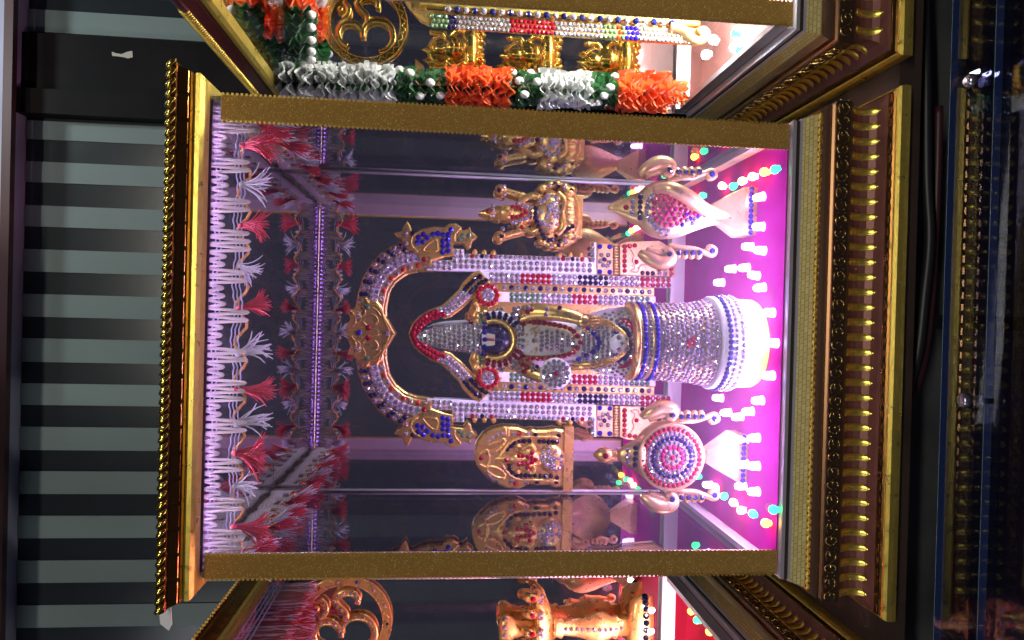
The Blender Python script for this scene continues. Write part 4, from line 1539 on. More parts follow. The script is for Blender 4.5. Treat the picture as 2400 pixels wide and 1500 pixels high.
def ornament(name, label, cat, kind, cx, cyp, basex, Y, mapf):
    """cx, cyp: centre of the round body in picture pixels; wings, neck and foot follow it. mapf turns pixels into points"""
    k = kpx(Y)
    P = lambda x, y, d=0.0: mapf(x, y) + Vector((0, d, 0))
    base = P(basex, cyp)
    root = thing(name, label, cat, (base.x, base.y, ZB + 0.0003), 'stone covered ornaments on stands')
    g = Gems()
    zb = ZB + 0.0003
    # foot: a flared block on a slab
    f0, f1 = P(basex - 88, cyp), P(basex - 22, cyp)
    hw0, hw1 = 16 * k, 56 * k
    b = MB()
    vs = []
    for z, hw, hd in ((f0.z, hw0, 0.006), (f1.z, hw1, 0.014)):
        vs += [(base.x - hw, Y - hd, z), (base.x + hw, Y - hd, z), (base.x + hw, Y + hd, z), (base.x - hw, Y + hd, z)]
    b.add(vs, [(3, 2, 1, 0), (4, 5, 6, 7), (0, 1, 5, 4), (1, 2, 6, 5), (2, 3, 7, 6), (3, 0, 4, 7)])
    b.build('flared_foot', M_PALEGOLD, root)
    MB().box((base.x - hw1, Y - 0.0142, zb), (base.x + hw1, Y + 0.0142, f1.z - 0.0001)).build('foot_slab', M_PALEGOLD, root)
    for i in range(9):
        g.put((base.x - hw1 * 0.92 + hw1 * 1.84 * i / 8, Y - 0.0144, (zb + f1.z) / 2), (0, -1, 0), 6 * k, 'b')
    body = MB()
    if kind == 'disc':
        body.lathe([(14 * k, P(cx + 112, cyp).z), (18 * k, P(cx + 100, cyp).z), (14 * k, P(cx + 88, cyp).z), (26 * k, P(cx + 74, cyp).z)], (base.x, Y), 24, 0.8)
        c = P(cx, cyp)
        vs, fs = [], []
        R0 = 82 * k
        pr = [(R0, 0.010), (R0 * 1.0, -0.006), (R0 * 0.97, -0.0085), (R0 * 0.92, -0.0070), (R0 * 0.9, -0.0072), (0.0002, -0.0100)]
        for r_, d_ in pr:
            vs += [(c.x + r_ * math.cos(2 * math.pi * q / 48), Y + d_, c.z + r_ * math.sin(2 * math.pi * q / 48)) for q in range(48)]
        for i in range(len(pr) - 1):
            for q in range(48):
                fs.append((i * 48 + q, i * 48 + (q + 1) % 48, (i + 1) * 48 + (q + 1) % 48, (i + 1) * 48 + q))
        fs.append(tuple(range(48)))
        body.add(vs, fs, True)
        rings = ((68, 36, 'r'), (57, 32, 'c'), (46, 25, 'n'), (35, 20, 'c'), (25, 13, 'p'), (14, 7, 'c'), (0, 1, 'p'))
        for r_, n_, cc in rings:
            for i in range(n_):
                a = 2 * math.pi * i / n_ + r_
                dd = -0.0073 - 0.0027 * (1 - r_ / 74)
                g.put((c.x + r_ * k * math.cos(a), Y + dd, c.z + r_ * k * math.sin(a)), (math.cos(a) * 0.06, -1, math.sin(a) * 0.06), 5.7 * k, cc)
        # neck and bud finial
        z = lambda x: P(x, cyp).z
        body.lathe([(52 * k, z(cx - 62)), (36 * k, z(cx - 82)), (28 * k, z(cx - 98)), (18 * k, z(cx - 112)), (9 * k, z(cx - 122))], (base.x, Y), 24, 0.5)
        fin = MB().lathe([(9 * k, z(cx - 121)), (13 * k, z(cx - 126)), (9 * k, z(cx - 132)), (14 * k, z(cx - 138)), (19 * k, z(cx - 150)), (17 * k, z(cx - 162)), (9 * k, z(cx - 172)), (1 * k, z(cx - 178))], (base.x, Y), 20, 0.8)
        fin.build('bud_finial', M_FIGGOLD, root)
        g.put((base.x, Y - 15.5 * k, z(cx - 152)), (0, -1, 0), 6.5 * k, 'r')
        rows = ((cx - 84, 4, 'k', 0.5), (cx - 100, 3, 'c', 0.5))
        for rx, n_, cc, ys in rows:
            for i in range(n_):
                g.put((base.x + (i - (n_ - 1) / 2) * 13.5 * k, Y - (36 if n_ == 4 else 27) * k * ys - 0.0002, z(rx)), (0, -1, 0.2), 6 * k, cc)
    else:
        z = lambda x: P(x, cyp).z
        prof = [(7, 168), (10, 150), (17, 125), (27, 98), (42, 68), (58, 40), (69, 10), (71, -10), (66, -32), (55, -52), (44, -62), (38, -68), (34, -84), (24, -98), (14, -116), (9, -128), (4, -138)]
        body.lathe([(r_ * k, z(cx + d_)) for r_, d_ in prof], (base.x, Y), 40, 0.6, [0.006 * (max(0, d_ - 20) / 150) * -1 for r_, d_ in prof])
        # spiral lip of the shell
        body.tube(smooth_path([P(cx - 40, cyp - 50, -0.014), P(cx - 10, cyp - 48, -0.022), P(cx + 30, cyp - 30, -0.020), P(cx + 80, cyp - 4, -0.012), P(cx + 140, cyp + 10, -0.006)], 5), [0.0035 + 0.003 * math.sin(math.pi * i / 20) for i in range(21)], 12)

        def rad(d_):
            for (ra, da), (rb, db) in zip(prof, prof[1:]):
                if db <= d_ <= da:
                    return ra + (rb - ra) * (da - d_) / max(1e-6, da - db)
            return 8

        def sgem(d_, s_, cc, r_=5.8):
            rr = rad(d_)
            u = max(-0.97, min(0.97, s_ / rr))
            yy = Y - rr * k * 0.6 * math.sqrt(1 - u * u)
            g.put((base.x - 0.006 * (max(0, d_ - 20) / 150) - s_ * k * -1.0, yy - 0.0002, z(cx + d_)), (u * 0.9, -math.sqrt(1 - u * u) - 0.1, 0.05), r_ * k, cc)
        for r_, n_ in ((0, 1), (13, 6), (26, 12), (38, 18)):
            for i in range(n_):
                a = 2 * math.pi * i / n_
                sgem(-4 + r_ * math.cos(a), -4 + r_ * math.sin(a), 'p')
        for i in range(20):
            a = R(95 + 175 * i / 19)
            sgem(-4 + 51 * math.cos(a), -4 + 50 * math.sin(a), 'c')
            if i % 2:
                sgem(-4 + 44 * math.cos(a), -4 + 60 * math.sin(a), 'c')
        for i in range(9):
            sgem(44 + 12.5 * i, -10 * (1 - i / 9) + 2, 'p')
        for d_, s_, cc in ((34, -14, 'b'), (38, -26, 'c'), (46, -20, 'b'), (52, -30, 'c'), (28, -38, 'b'), (58, -20, 'c'), (64, -12, 'b')):
            sgem(d_, s_, cc)
        for i in range(5):
            g.put((base.x + (i - 2) * 12.5 * k, Y - 39 * k * 0.6, z(cx - 68)), (0, -1, 0.2), 6 * k, 'k')
        for i in range(3):
            g.put((base.x + (i - 1) * 13 * k, Y - 32 * k * 0.6 - 0.0004, z(cx - 85)), (0, -1, 0.25), 6 * k, 'c')
        g.put((base.x, Y - 25 * k * 0.6 - 0.0004, z(cx - 99)), (0, -1, 0.3), 6.4 * k, 'r')
    body.build('shell_body' if kind == 'conch' else 'round_disc', M_PALEGOLD, root)
    # scrolled wings either side
    for sg in (1, -1):
        wv = MB()
        S = lambda x, s_, d=0.0: P(x, cyp - s_ * sg, d)
        wv.tube(smooth_path([S(cx - 66, 92, -0.002), S(cx - 48, 104, -0.004), S(cx - 22, 116, -0.004), S(cx + 2, 112, -0.004), S(cx + 10, 98, -0.004), S(cx + 2, 88, -0.004), S(cx - 10, 92, -0.004)], 5),
                [0.0022 + 0.0034 * math.sin(math.pi * min(1, i / 22)) + 0.0008 for i in range(31)], 10)
        wv.tube(smooth_path([S(cx - 50, 88, -0.002), S(cx - 26, 96, -0.003), S(cx - 6, 98, -0.003)], 4), 0.0034, 8)
        wv.tube(smooth_path([S(cx + 4, 76, -0.001), S(cx + 30, 82, -0.002), S(cx + 60, 84, -0.002), S(cx + 84, 92, -0.003), S(cx + 104, 98, -0.003), S(cx + 110, 86, -0.003), S(cx + 98, 80, -0.003), S(cx + 92, 88, -0.003)], 5), 0.0026, 9)
        for i in range(4):
            wv.ball(S(cx + 24 + i * 16, 96 + (2 if i else 0), -0.002), 0.0040, 0.0036, 0.0036, 10, 7)
        wv.build('scroll_wing', M_PALEGOLD, root)
        g.put(S(cx + 2, 98, -0.0075), (0, -1, 0), 6.4 * k, 'k' if kind == 'conch' else 'n')
        for i in range(4):
            g.put(S(cx + 24 + i * 16, 94, -0.0062), (0, -1, 0), 6.2 * k, 'n')
        g.put(S(cx + 102, 89, -0.0058), (0, -1, 0), 6.4 * k, 'b')
    g.build(root)
    return root


def centre_map(Y):
    return lambda x, y: at(x, y, Y)


ornament('disc_ornament', 'round ornament with concentric red, clear and blue stone rings on a flared foot', 'ornament', 'disc', 1568, 1068, 1738, 0.072, centre_map(0.072))
ornament('conch_ornament', 'gold conch shell ornament with a pink stone patch and scrolled wings', 'ornament', 'conch', 1562, 500, 1752, 0.068, centre_map(0.068))


# ================================================================== WALL PLAQUES
YQ = 0.2330
# seated four-armed goddess cast in gold
root = thing('goddess_plaque', 'gold relief of a seated goddess with raised lotus hands on the back mirror', 'plaque', at(1366, 512, YQ))
k = kpx(YQ)
b = MB()


def pq(x, y, d=0.0):
    return at(x, y, YQ) + Vector((0, d, 0))


b.ball(pq(1186, 500, -0.004), 19 * k, 0.0085, 25 * k, 18, 12)
b.lathe([(19 * k, pq(1172, 500).z), (18 * k, pq(1160, 500).z), (14 * k, pq(1148, 500).z), (7 * k, pq(1134, 500).z), (2 * k, pq(1121, 500).z)], (pq(1150, 500).x, YQ - 0.002), 20, 0.55)
b.ball(pq(1228, 503, -0.004), 25 * k, 0.009, 36 * k, 18, 12)
b.ball(pq(1285, 505, -0.005), 60 * k, 0.012, 38 * k, 20, 12)
b.ball(pq(1325, 507, -0.004), 74 * k, 0.011, 34 * k, 20, 12)
b.box(pq(1350, 560, -0.010) + Vector((0, 0, -0.005)), pq(1350, 460, 0.004) + Vector((0, 0, 0.001)))
for sg, yh, xh in ((1, 447, 1172), (-1, 556, 1170)):
    b.ball(pq(xh, yh, -0.004), 14 * k, 0.007, 14 * k, 12, 8)
    b.tube(smooth_path([pq(xh + 6, yh, -0.004), pq(xh + 30, yh + 8 * sg, -0.005), pq(xh + 58, yh + 16 * sg, -0.005), pq(1216, 503 - 24 * sg, -0.004)], 4), 8 * k, 10)
    b.tube(smooth_path([pq(1214, 503 - 26 * sg, -0.006), pq(1244, 503 - 42 * sg, -0.008), pq(1262, 503 - 36 * sg, -0.011)], 4), 8 * k, 10)
    for i in range(5):
        b.ball(pq(1270 + i * 17, 505 - sg * (62 + 10 * math.sin(i * 0.9)), -0.004), 11 * k, 0.006, 13 * k, 10, 7)
for i in range(7):
    b.ball(pq(1330, 457 + i * 16.5, -0.012), 8 * k, 0.004, 16 * k, 10, 7)
b.ball(pq(1190, 500, -0.0125), 3 * k, 0.003, 6 * k, 8, 6)
relief(b, 'cast_relief', M_FIGGOLD, root, 0.0008)
b = MB()
for sg in (1, -1):
    b.tube(smooth_path([pq(1300, 505 - 50 * sg, -0.016), pq(1318, 505 - 30 * sg, -0.017), pq(1312, 505, -0.018)], 4), 0.0024, 8)
b.build('lap_fold', M_FIGGOLD, root)
g = Gems()
dl = {}


def qg(x, y, c, d, r=5.0):
    g.put(pq(x, y, d), (rnd.uniform(-.1, .1), -1, rnd.uniform(-.05, .15)), r * k, c)


for x, y in [(1199, 488), (1211, 490), (1220, 494), (1229, 502), (1220, 508), (1210, 511), (1198, 513)]:
    qg(x, y, 'r', -0.0128)
qg(1142, 499, 'r', -0.0085)
for y in (485, 496, 508):
    qg(1154, y, 'c', -0.0095)
for x, y in [(1250, 494), (1250, 505), (1250, 515), (1253, 525), (1257, 535), (1262, 545), (1267, 553), (1271, 561), (1281, 567), (1290, 565), (1299, 556), (1309, 552), (1318, 546), (1326, 540), (1335, 535)]:
    qg(x, y, 'k', -0.0172 if abs(y - 505) < 42 else -0.0155, 5.4)
for i in range(54):
    a, q = rnd.uniform(0, 6.28), math.sqrt(rnd.random())
    x, y = 1285 + 30 * q * math.cos(a), 499 + 40 * q * math.sin(a)
    qg(x, y, 'c', -0.0168 + 0.003 * q * q, 4.8)
for x, y, c in [(1307, 506, 'r'), (1316, 506, 'r'), (1275, 459, 'r'), (1220, 536, 'r'), (1180, 440, 'c'), (1168, 450, 'k'), (1181, 458, 'c'), (1176, 540, 'c'), (1174, 556, 'k'), (1284, 440, 'c'), (1297, 435, 'k'), (1305, 442, 'k'), (1317, 440, 'c'), (1335, 450, 'k'), (1333, 462, 'k'), (1320, 450, 'c'), (1288, 578, 'c'), (1305, 577, 'k'), (1308, 567, 'k'), (1320, 560, 'c'), (1322, 570, 'c'), (1337, 549, 'k'), (1339, 560, 'k'), (1212, 480, 'c'), (1222, 484, 'c'), (1230, 489, 'c'), (1240, 492, 'c'), (1240, 503, 'c'), (1238, 513, 'c'), (1228, 516, 'c'), (1218, 520, 'c'), (1206, 524, 'c'), (1198, 524, 'c')]:
    qg(x, y, c, -0.0135 if abs(y - 503) < 40 else -0.0112, 5.0)
g.build(root)

# arched shrine plaque
root = thing('arched_plaque', 'gold arched shrine plaque with a U of black stones on the back mirror', 'plaque', at(1330, 1072, YQ))
OL = [(1112, 1070), (1114, 1050), (1121, 1033), (1134, 1016), (1152, 1005), (1180, 998), (1214, 1000), (1234, 1008), (1246, 1004), (1256, 1007), (1280, 1006), (1300, 1003), (1318, 1006), (1330, 998), (1330, 1146), (1318, 1138), (1300, 1140),
      (1285, 1133), (1256, 1134), (1240, 1131), (1215, 1143), (1186, 1141), (1152, 1126), (1130, 1106), (1116, 1088)]
MB().prism([pq(x, y) for x, y in OL], YQ - 0.0065, YQ + 0.004, 0.0022).build('plaque_plate', M_FIGGOLD, root)
MB().box(pq(1331, 1147, -0.009) + Vector((0, 0, -0.0035)), pq(1321, 997, 0.004)).build('plaque_sill', M_FIGGOLD, root)
b = MB()
for pth in ([(1310, 1022), (1250, 1022), (1212, 1024), (1192, 1036), (1178, 1056), (1170, 1072), (1178, 1090), (1192, 1108), (1212, 1120), (1250, 1122), (1310, 1124)],
            [(1140, 1040), (1156, 1032), (1178, 1026), (1182, 1036), (1164, 1050), (1142, 1056)], [(1140, 1100), (1156, 1112), (1178, 1118), (1182, 1108), (1164, 1094), (1142, 1090)],
            [(1122, 1060), (1140, 1052), (1146, 1072), (1140, 1092), (1122, 1084)], [(1184, 1000), (1184, 1020)], [(1190, 1000), (1190, 1020)]):
    b.tube(smooth_path([pq(x, y, -0.0068) for x, y in pth], 4), 0.0017, 8)
b.build('arch_beading', M_FIGGOLD, root)
b = MB()
b.ball(pq(1205, 1072, -0.007), 13 * k, 0.0065, 18 * k, 14, 10)
b.lathe([(13 * k, pq(1198, 1072).z), (11 * k, pq(1185, 1072).z), (6 * k, pq(1170, 1072).z), (1 * k, pq(1156, 1072).z)], (pq(1180, 1072).x, YQ - 0.007), 16, 0.6)
b.ball(pq(1240, 1072, -0.006), 24 * k, 0.007, 30 * k, 16, 10)
b.ball(pq(1292, 1072, -0.005), 36 * k, 0.008, 34 * k, 16, 10)
for sg in (1, -1):
    b.tube(smooth_path([pq(1222, 1072 - 20 * sg, -0.007), pq(1244, 1072 - 32 * sg, -0.008), pq(1252, 1072 - 18 * sg, -0.011)], 4), 6 * k, 8)
    b.ball(pq(1212, 1072 - 30 * sg, -0.007), 7 * k, 0.004, 9 * k, 8, 6)
relief(b, 'shrine_idol', M_FIGGOLD, root, 0.0008)
g = Gems()
for x, y in [(1187, 1050), (1196, 1042), (1205, 1036), (1216, 1032), (1227, 1031), (1239, 1031), (1262, 1032), (1273, 1032), (1284, 1033), (1294, 1033), (1303, 1033), (1192, 1086), (1192, 1095), (1198, 1104), (1209, 1109), (1220, 1111), (1230, 1111), (1240, 1111), (1252, 1111), (1265, 1112),
             (1276, 1113), (1289, 1112), (1303, 1116), (1302, 1126), (1307, 1019), (1253, 1017), (1256, 1126)]:
    qg(x, y, 'k', -0.0072, 5.4)
for x, y in [(1185, 1073), (1127, 1071), (1216, 1013), (1207, 1130)]:
    qg(x, y, 'r', -0.0110 if x == 1185 else -0.0070, 5.6)
for x, y in [(1214, 1062), (1223, 1063), (1234, 1065), (1243, 1067), (1252, 1072), (1244, 1077), (1234, 1079), (1223, 1080), (1214, 1082), (1244, 1055), (1234, 1091)]:
    qg(x, y, 'r', -0.0132, 5.2)
for i in range(40):
    a, q = rnd.uniform(0, 6.28), math.sqrt(rnd.random())
    qg(1291 + 28 * q * math.cos(a), 1071 + 28 * q * math.sin(a), 'c', -0.0132 + 0.003 * q * q, 4.8)
for x, y in [(1146, 1031), (1155, 1023), (1164, 1017), (1178, 1014), (1142, 1102), (1148, 1111), (1154, 1118), (1165, 1122), (1202, 1015), (1236, 1015), (1198, 1123), (1232, 1128)]:
    qg(x, y, 'c', -0.0070, 4.8)
g.build(root)


# ================================================================== BRAIDED TASSEL TRIMS IN THE MIDDLE BOX
def tassel_mesh(name, m, seed, L=0.026, n=16, spread=0.30):
    r = random.Random(seed)
    b = MB()
    sway = r.uniform(-0.35, 0.35)
    for i in range(n):
        a = r.gauss(sway, spread)
        d = r.gauss(0, 0.25)
        l = L * r.uniform(0.75, 1.08)
        x0 = r.uniform(-0.0022, 0.0022)
        cur = r.uniform(-0.7, 0.7) - a * 0.5
        pts = [(x0, 0, 0.001)]
        for q in (0.25, 0.5, 0.75, 1.0):
            pts.append((x0 + l * q * math.sin(a + cur * q), -l * q * math.sin(d) * 0.5, -l * q * math.cos(a + cur * q)))
        b.tube(pts, [0.0006, 0.00065, 0.00065, 0.00055, 0.0003], 4, cap=False)
    b.ball((0, 0, 0.0012), 0.0030, 0.0022, 0.0024, 8, 6)
    return b.mesh(name, m)


TAS = {'red': [tassel_mesh('red_tassel', M_REDTHREAD, s, 0.026, 44, 0.15) for s in range(4)], 'white': [tassel_mesh('white_tassel', M_WHITETHREAD, 20 + s, 0.024, 22, 0.30) for s in range(4)]}


def trim(label, length, mapf, rot):
    """mapf(t, h, d): t along, h down from the ceiling, d out of the wall"""
    root = thing('tassel_trim', label, 'trim', mapf(length / 2, 0.030, 0.002), 'braided trims under the ceiling mirror')
    pts = []
    t = 0.0
    i = 0
    while t < length:
        ph = (t % 0.0275) / 0.0275
        wide = ph > 0.52
        up = 0.0045 + 0.0012 * math.sin(t * 140)
        lo = (0.0285 if wide else 0.0135) + 0.0012 * math.sin(t * 140)
        pts.append(mapf(t, up if i % 2 == 0 else lo, 0.0016))
        pts.append(mapf(t + 0.0012, up if i % 2 == 0 else lo, 0.0016))
        t += 0.0029
        i += 1
    MB().tube(smooth_path(pts, 4), 0.00128, 7, flat=0.6).build('cream_braid', M_CREAM, root)
    for h in (0.0075, 0.0105, 0.0215, 0.0242, 0.0268):
        b = MB()
        m_ = int(length / 0.004)
        b.tube([mapf(length * q / m_, h + 0.0012 * math.sin(length * q / m_ * 140) + 0.0002 * (q % 2), 0.0030 if q % 2 else 0.0012) for q in range(m_ + 1)], 0.00055, 5)
        b.build('lilac_thread', M_LILAC, root)
    gp = []
    m_ = int(length / 0.0025)
    for q in range(m_ + 1):
        tt = length * q / m_
        gp.append(mapf(tt, 0.0270 + 0.0042 * math.sin(2 * math.pi * tt / 0.0275 - 1.9) + 0.0006 * (q % 2), 0.0030))
    MB().tube(gp, 0.0011, 6).build('gold_cord', M_GOLDTHREAD, root)
    t = 0.006
    i = 0
    while t < length - 0.004:
        key = 'red' if i % 2 else 'white'
        me = TAS[key][rnd.randrange(4)]
        o = inst(key + '_tassel', me, root, mapf(t, 0.0265, 0.0026), rot @ Matrix.Rotation(rnd.uniform(-0.5, 0.5), 3, 'Y') @ Matrix.Rotation(rnd.uniform(-0.4, 0.4), 3, 'X'), (rnd.uniform(0.6, 1.15), 1.0, rnd.uniform(0.7, 1.15)))
        t += 0.0265 + rnd.uniform(-0.008, 0.008)
        i += 1
    return root


trim('cream zigzag braid with red and white tassels along the front top of the middle box', X1 - X0 - 0.010, lambda t, h, d: Vector((X0 + 0.005 + t, 0.0066 + d, ZT - 0.001 - h)), Matrix.Identity(3))
trim('tasselled braid on the side pane of the middle box, above the goddess plaque', YB - 0.022, lambda t, h, d: Vector((X1 - 0.0042 - d, 0.012 + t, ZT - 0.001 - h)), Matrix.Rotation(R(90), 3, 'Z'))
trim('tasselled braid on the side pane of the middle box, above the arched plaque', YB - 0.022, lambda t, h, d: Vector((X0 + 0.0042 + d, 0.012 + t, ZT - 0.001 - h)), Matrix.Rotation(R(-90), 3, 'Z'))

# ================================================================== NEIGHBOUR ON THE RIGHT (maroon)
# ruffled satin garland down the back corner and along the ceiling
def frill_mesh(color, seed):
    r = random.Random(seed)
    vs, fs = [], []
    n, rings = 66, (0.15, 0.4, 0.62, 0.8, 0.93, 1.0)
    k1, k2 = r.choice((7, 8, 9)), r.choice((4, 5))
    p1, p2 = r.uniform(0, 6), r.uniform(0, 6)
    for q in rings:
        for i in range(n):
            a = 2 * math.pi * i / n
            amp = 0.44 * q ** 1.5
            z = amp * (math.sin(k1 * a + p1) + 0.5 * math.sin(k2 * a + p2)) + 0.12 * q
            rr = q * (1 + 0.05 * math.sin(k1 * a + p1 + 1.2))
            vs.append((rr * math.cos(a), rr * math.sin(a), z))
    for j in range(len(rings) - 1):
        for i in range(n):
            fs.append((j * n + i, j * n + (i + 1) % n, (j + 1) * n + (i + 1) % n, (j + 1) * n + i))
    me = MB().add(vs, fs, True).mesh('satin_frill', M_SATIN[color])
    return me


FRILL = {c: [frill_mesh(c, 50 + i) for i in range(4)] for c in M_SATIN}
ME_BUD = MB().ball((0, 0, 0), 1, 1, 1.15, 10, 7).mesh('bud', M_BUD)
gar = thing('satin_garland', 'ruffled satin garland in white, green and orange hanging in the maroon box', 'garland', at(1600, 225, 0.205))
YG = 0.200


def garland_run(p0, p1, color, rad, n):
    ax = (p1 - p0)
    q = ax.to_track_quat('Z', 'X').to_matrix()
    n = int(n * 1.5)
    for i in range(n):
        t = (i + 0.5) / n
        s = rad * rnd.uniform(0.9, 1.08)
        pr = q @ Matrix.Rotation(rnd.gauss(0, 0.12), 3, 'X') @ Matrix.Rotation(rnd.uniform(0, 6.28), 3, 'Z')
        inst('satin_frill', FRILL[color][rnd.randrange(4)], gar, p0 + ax * t, pr, (s, s, s * 0.42))


def buds(p0, p1, rad, n):
    for i in range(n):
        t = (i + 0.5) / n
        a = rnd.uniform(-2.9, -0.4)
        inst('bud', ME_BUD, gar, p0 + (p1 - p0) * t + Vector((math.cos(a), math.sin(a) * 1.0, 0)) * rad * 0.95, None, 0.0042)


cyg = lambda x: 195 + 0.028 * (x - 790)
for xa, xb, c, rr, n_ in ((655, 925, 'white', 46, 15), (925, 1045, 'green', 40, 5), (1045, 1192, 'orange', 45, 10), (1192, 1262, 'green', 40, 4), (1262, 1382, 'white', 44, 8), (1382, 1440, 'green', 40, 4), (1440, 1560, 'orange', 46, 9), (1560, 1605, 'orange', 30, 3)):
    p0, p1 = at(xa, cyg(xa), YG), at(xb, cyg(xb), YG)
    garland_run(p0, p1, c, rr * kpx(YG), n_)
    if c == 'green':
        buds(p0, p1, 36 * kpx(YG), 5)
# the part along the ceiling runs sideways
for ya, yb, c, n_ in ((178, 120, 'green', 4), (118, 30, 'green', 5), (30, -60, 'orange', 6), (-60, -200, 'white', 8)):
    p0, p1 = at(706, ya, YG), at(706, yb, YG)
    garland_run(p0, p1, c, 36 * kpx(YG), n_)
    if c == 'green':
        for i in range(3):
            inst('bud', ME_BUD, gar, p0 + (p1 - p0) * (i + 0.5) / 3 + Vector((0, -0.012, -0.012)), None, 0.0042)
MB().tube([at(655, 200, YG), at(1600, 222, YG)], 0.0035, 8).build('garland_cord', M_SATIN['green'], gar)


# Om emblems
def om_emblem(label, c, R0, m, ringw, Y, jewels):
    root = thing('om_emblem', label, 'emblem', (c.x, Y, c.z - R0), 'ring emblems on the back mirrors')
    n = 64
    pr = [(R0, 0.0), (R0, -0.003), (R0 - 0.0008, -0.0042), (R0 - ringw + 0.0008, -0.0042), (R0 - ringw, -0.003), (R0 - ringw, 0.0)]
    vs, fs = [], []
    for r_, d_ in pr:
        vs += [(c.x + r_ * math.cos(2 * math.pi * q / n), Y + d_, c.z + r_ * math.sin(2 * math.pi * q / n)) for q in range(n)]
    for i in range(len(pr)):
        j = (i + 1) % len(pr)
        for q in range(n):
            fs.append((i * n + q, i * n + (q + 1) % n, j * n + (q + 1) % n, j * n + q))
    MB().add(vs, fs).build('ring', m, root)
    b = MB()
    nb = int(2 * math.pi * R0 / 0.0022)
    for r_ in (R0 - 0.0006, R0 - ringw + 0.0006):
        for q in range(nb):
            a = 2 * math.pi * q / nb
            b.ball((c.x + r_ * math.cos(a), Y - 0.0042, c.z + r_ * math.sin(a)), 0.0007, 0.0007, 0.0007, 6, 4)
    b.build('ring_beading', m, root, 'stuff')
    nz = 28
    zz = []
    for q in range(nz * 2 + 1):
        a = math.pi * q / nz
        r_ = R0 - ringw * (0.25 if q % 2 else 0.75)
        zz.append((c.x + r_ * math.cos(a), Y - 0.0043, c.z + r_ * math.sin(a)))
    MB().tube(zz, 0.0005, 5).build('zigzag_line', m, root)
    s = (R0 - ringw) * 1.02
    O = lambda u, v: Vector((c.x + (u - 0.02) * s * 1.45, Y - 0.0025, c.z + v * s * 1.45))
    three = [(-0.44, 0.34), (-0.34, 0.50), (-0.14, 0.54), (0.02, 0.42), (0.02, 0.22), (-0.12, 0.08), (-0.26, 0.05)]
    low = [(-0.20, 0.06), (-0.02, 0.02), (0.10, -0.12), (0.10, -0.34), (-0.04, -0.50), (-0.26, -0.54), (-0.44, -0.44), (-0.52, -0.28)]
    tail = [(0.04, -0.02), (0.18, -0.02), (0.30, 0.10), (0.42, 0.18), (0.54, 0.08), (0.55, -0.10), (0.46, -0.22), (0.34, -0.22)]
    cres = [(0.10, 0.46), (0.18, 0.37), (0.32, 0.35), (0.44, 0.44)]
    w0 = 0.0041 * R0 / 0.05
    for p, nm in ((three, 'upper_stroke'), (low, 'lower_stroke'), (tail, 'tail_stroke'), (cres, 'crescent')):
        pth = smooth_path([O(*q) for q in p], 6)
        MB().tube(pth, [w0 * (0.75 + 0.35 * math.sin(math.pi * i / (len(pth) - 1))) for i in range(len(pth))], 10, flat=0.45).build(nm, m, root)
        if jewels:
            for i in range(2, len(pth) - 1, 4):
                inst('rhinestone', GEM_MESH['c'], root, pth[i] + Vector((0, -w0 * 0.5, 0)), gem_rot((0, -1, 0)), 0.0019)
    MB().ball(O(0.27, 0.50), w0, 0.003, w0, 12, 8).build('dot', m, root)
    if jewels:
        inst('rhinestone', GEM_MESH['r'], root, O(0.27, 0.50) + Vector((0, -0.003, 0)), gem_rot((0, -1, 0)), 0.0022)
        for q in range(14):
            a = 2 * math.pi * (q + 0.4) / 14
            inst('rhinestone', GEM_MESH['crckccb'[q % 7]], root, Vector((c.x + (R0 - ringw / 2) * math.cos(a), Y - 0.0043, c.z + (R0 - ringw / 2) * math.sin(a))), gem_rot((0, -1, 0)), 0.0020)


om_emblem('plain yellow gold Om in a ring above the satin garland in the maroon box', at(856, 52, 0.232), 97 * kpx(0.232), M_FILIGREE, 0.0085, 0.238, False)
om_emblem('copper gold Om in a ring set with clear stones, beside the red fringe', at(806, 1462, 0.232), 110 * kpx(0.232), M_FIGGOLD, 0.0105, 0.238, True)


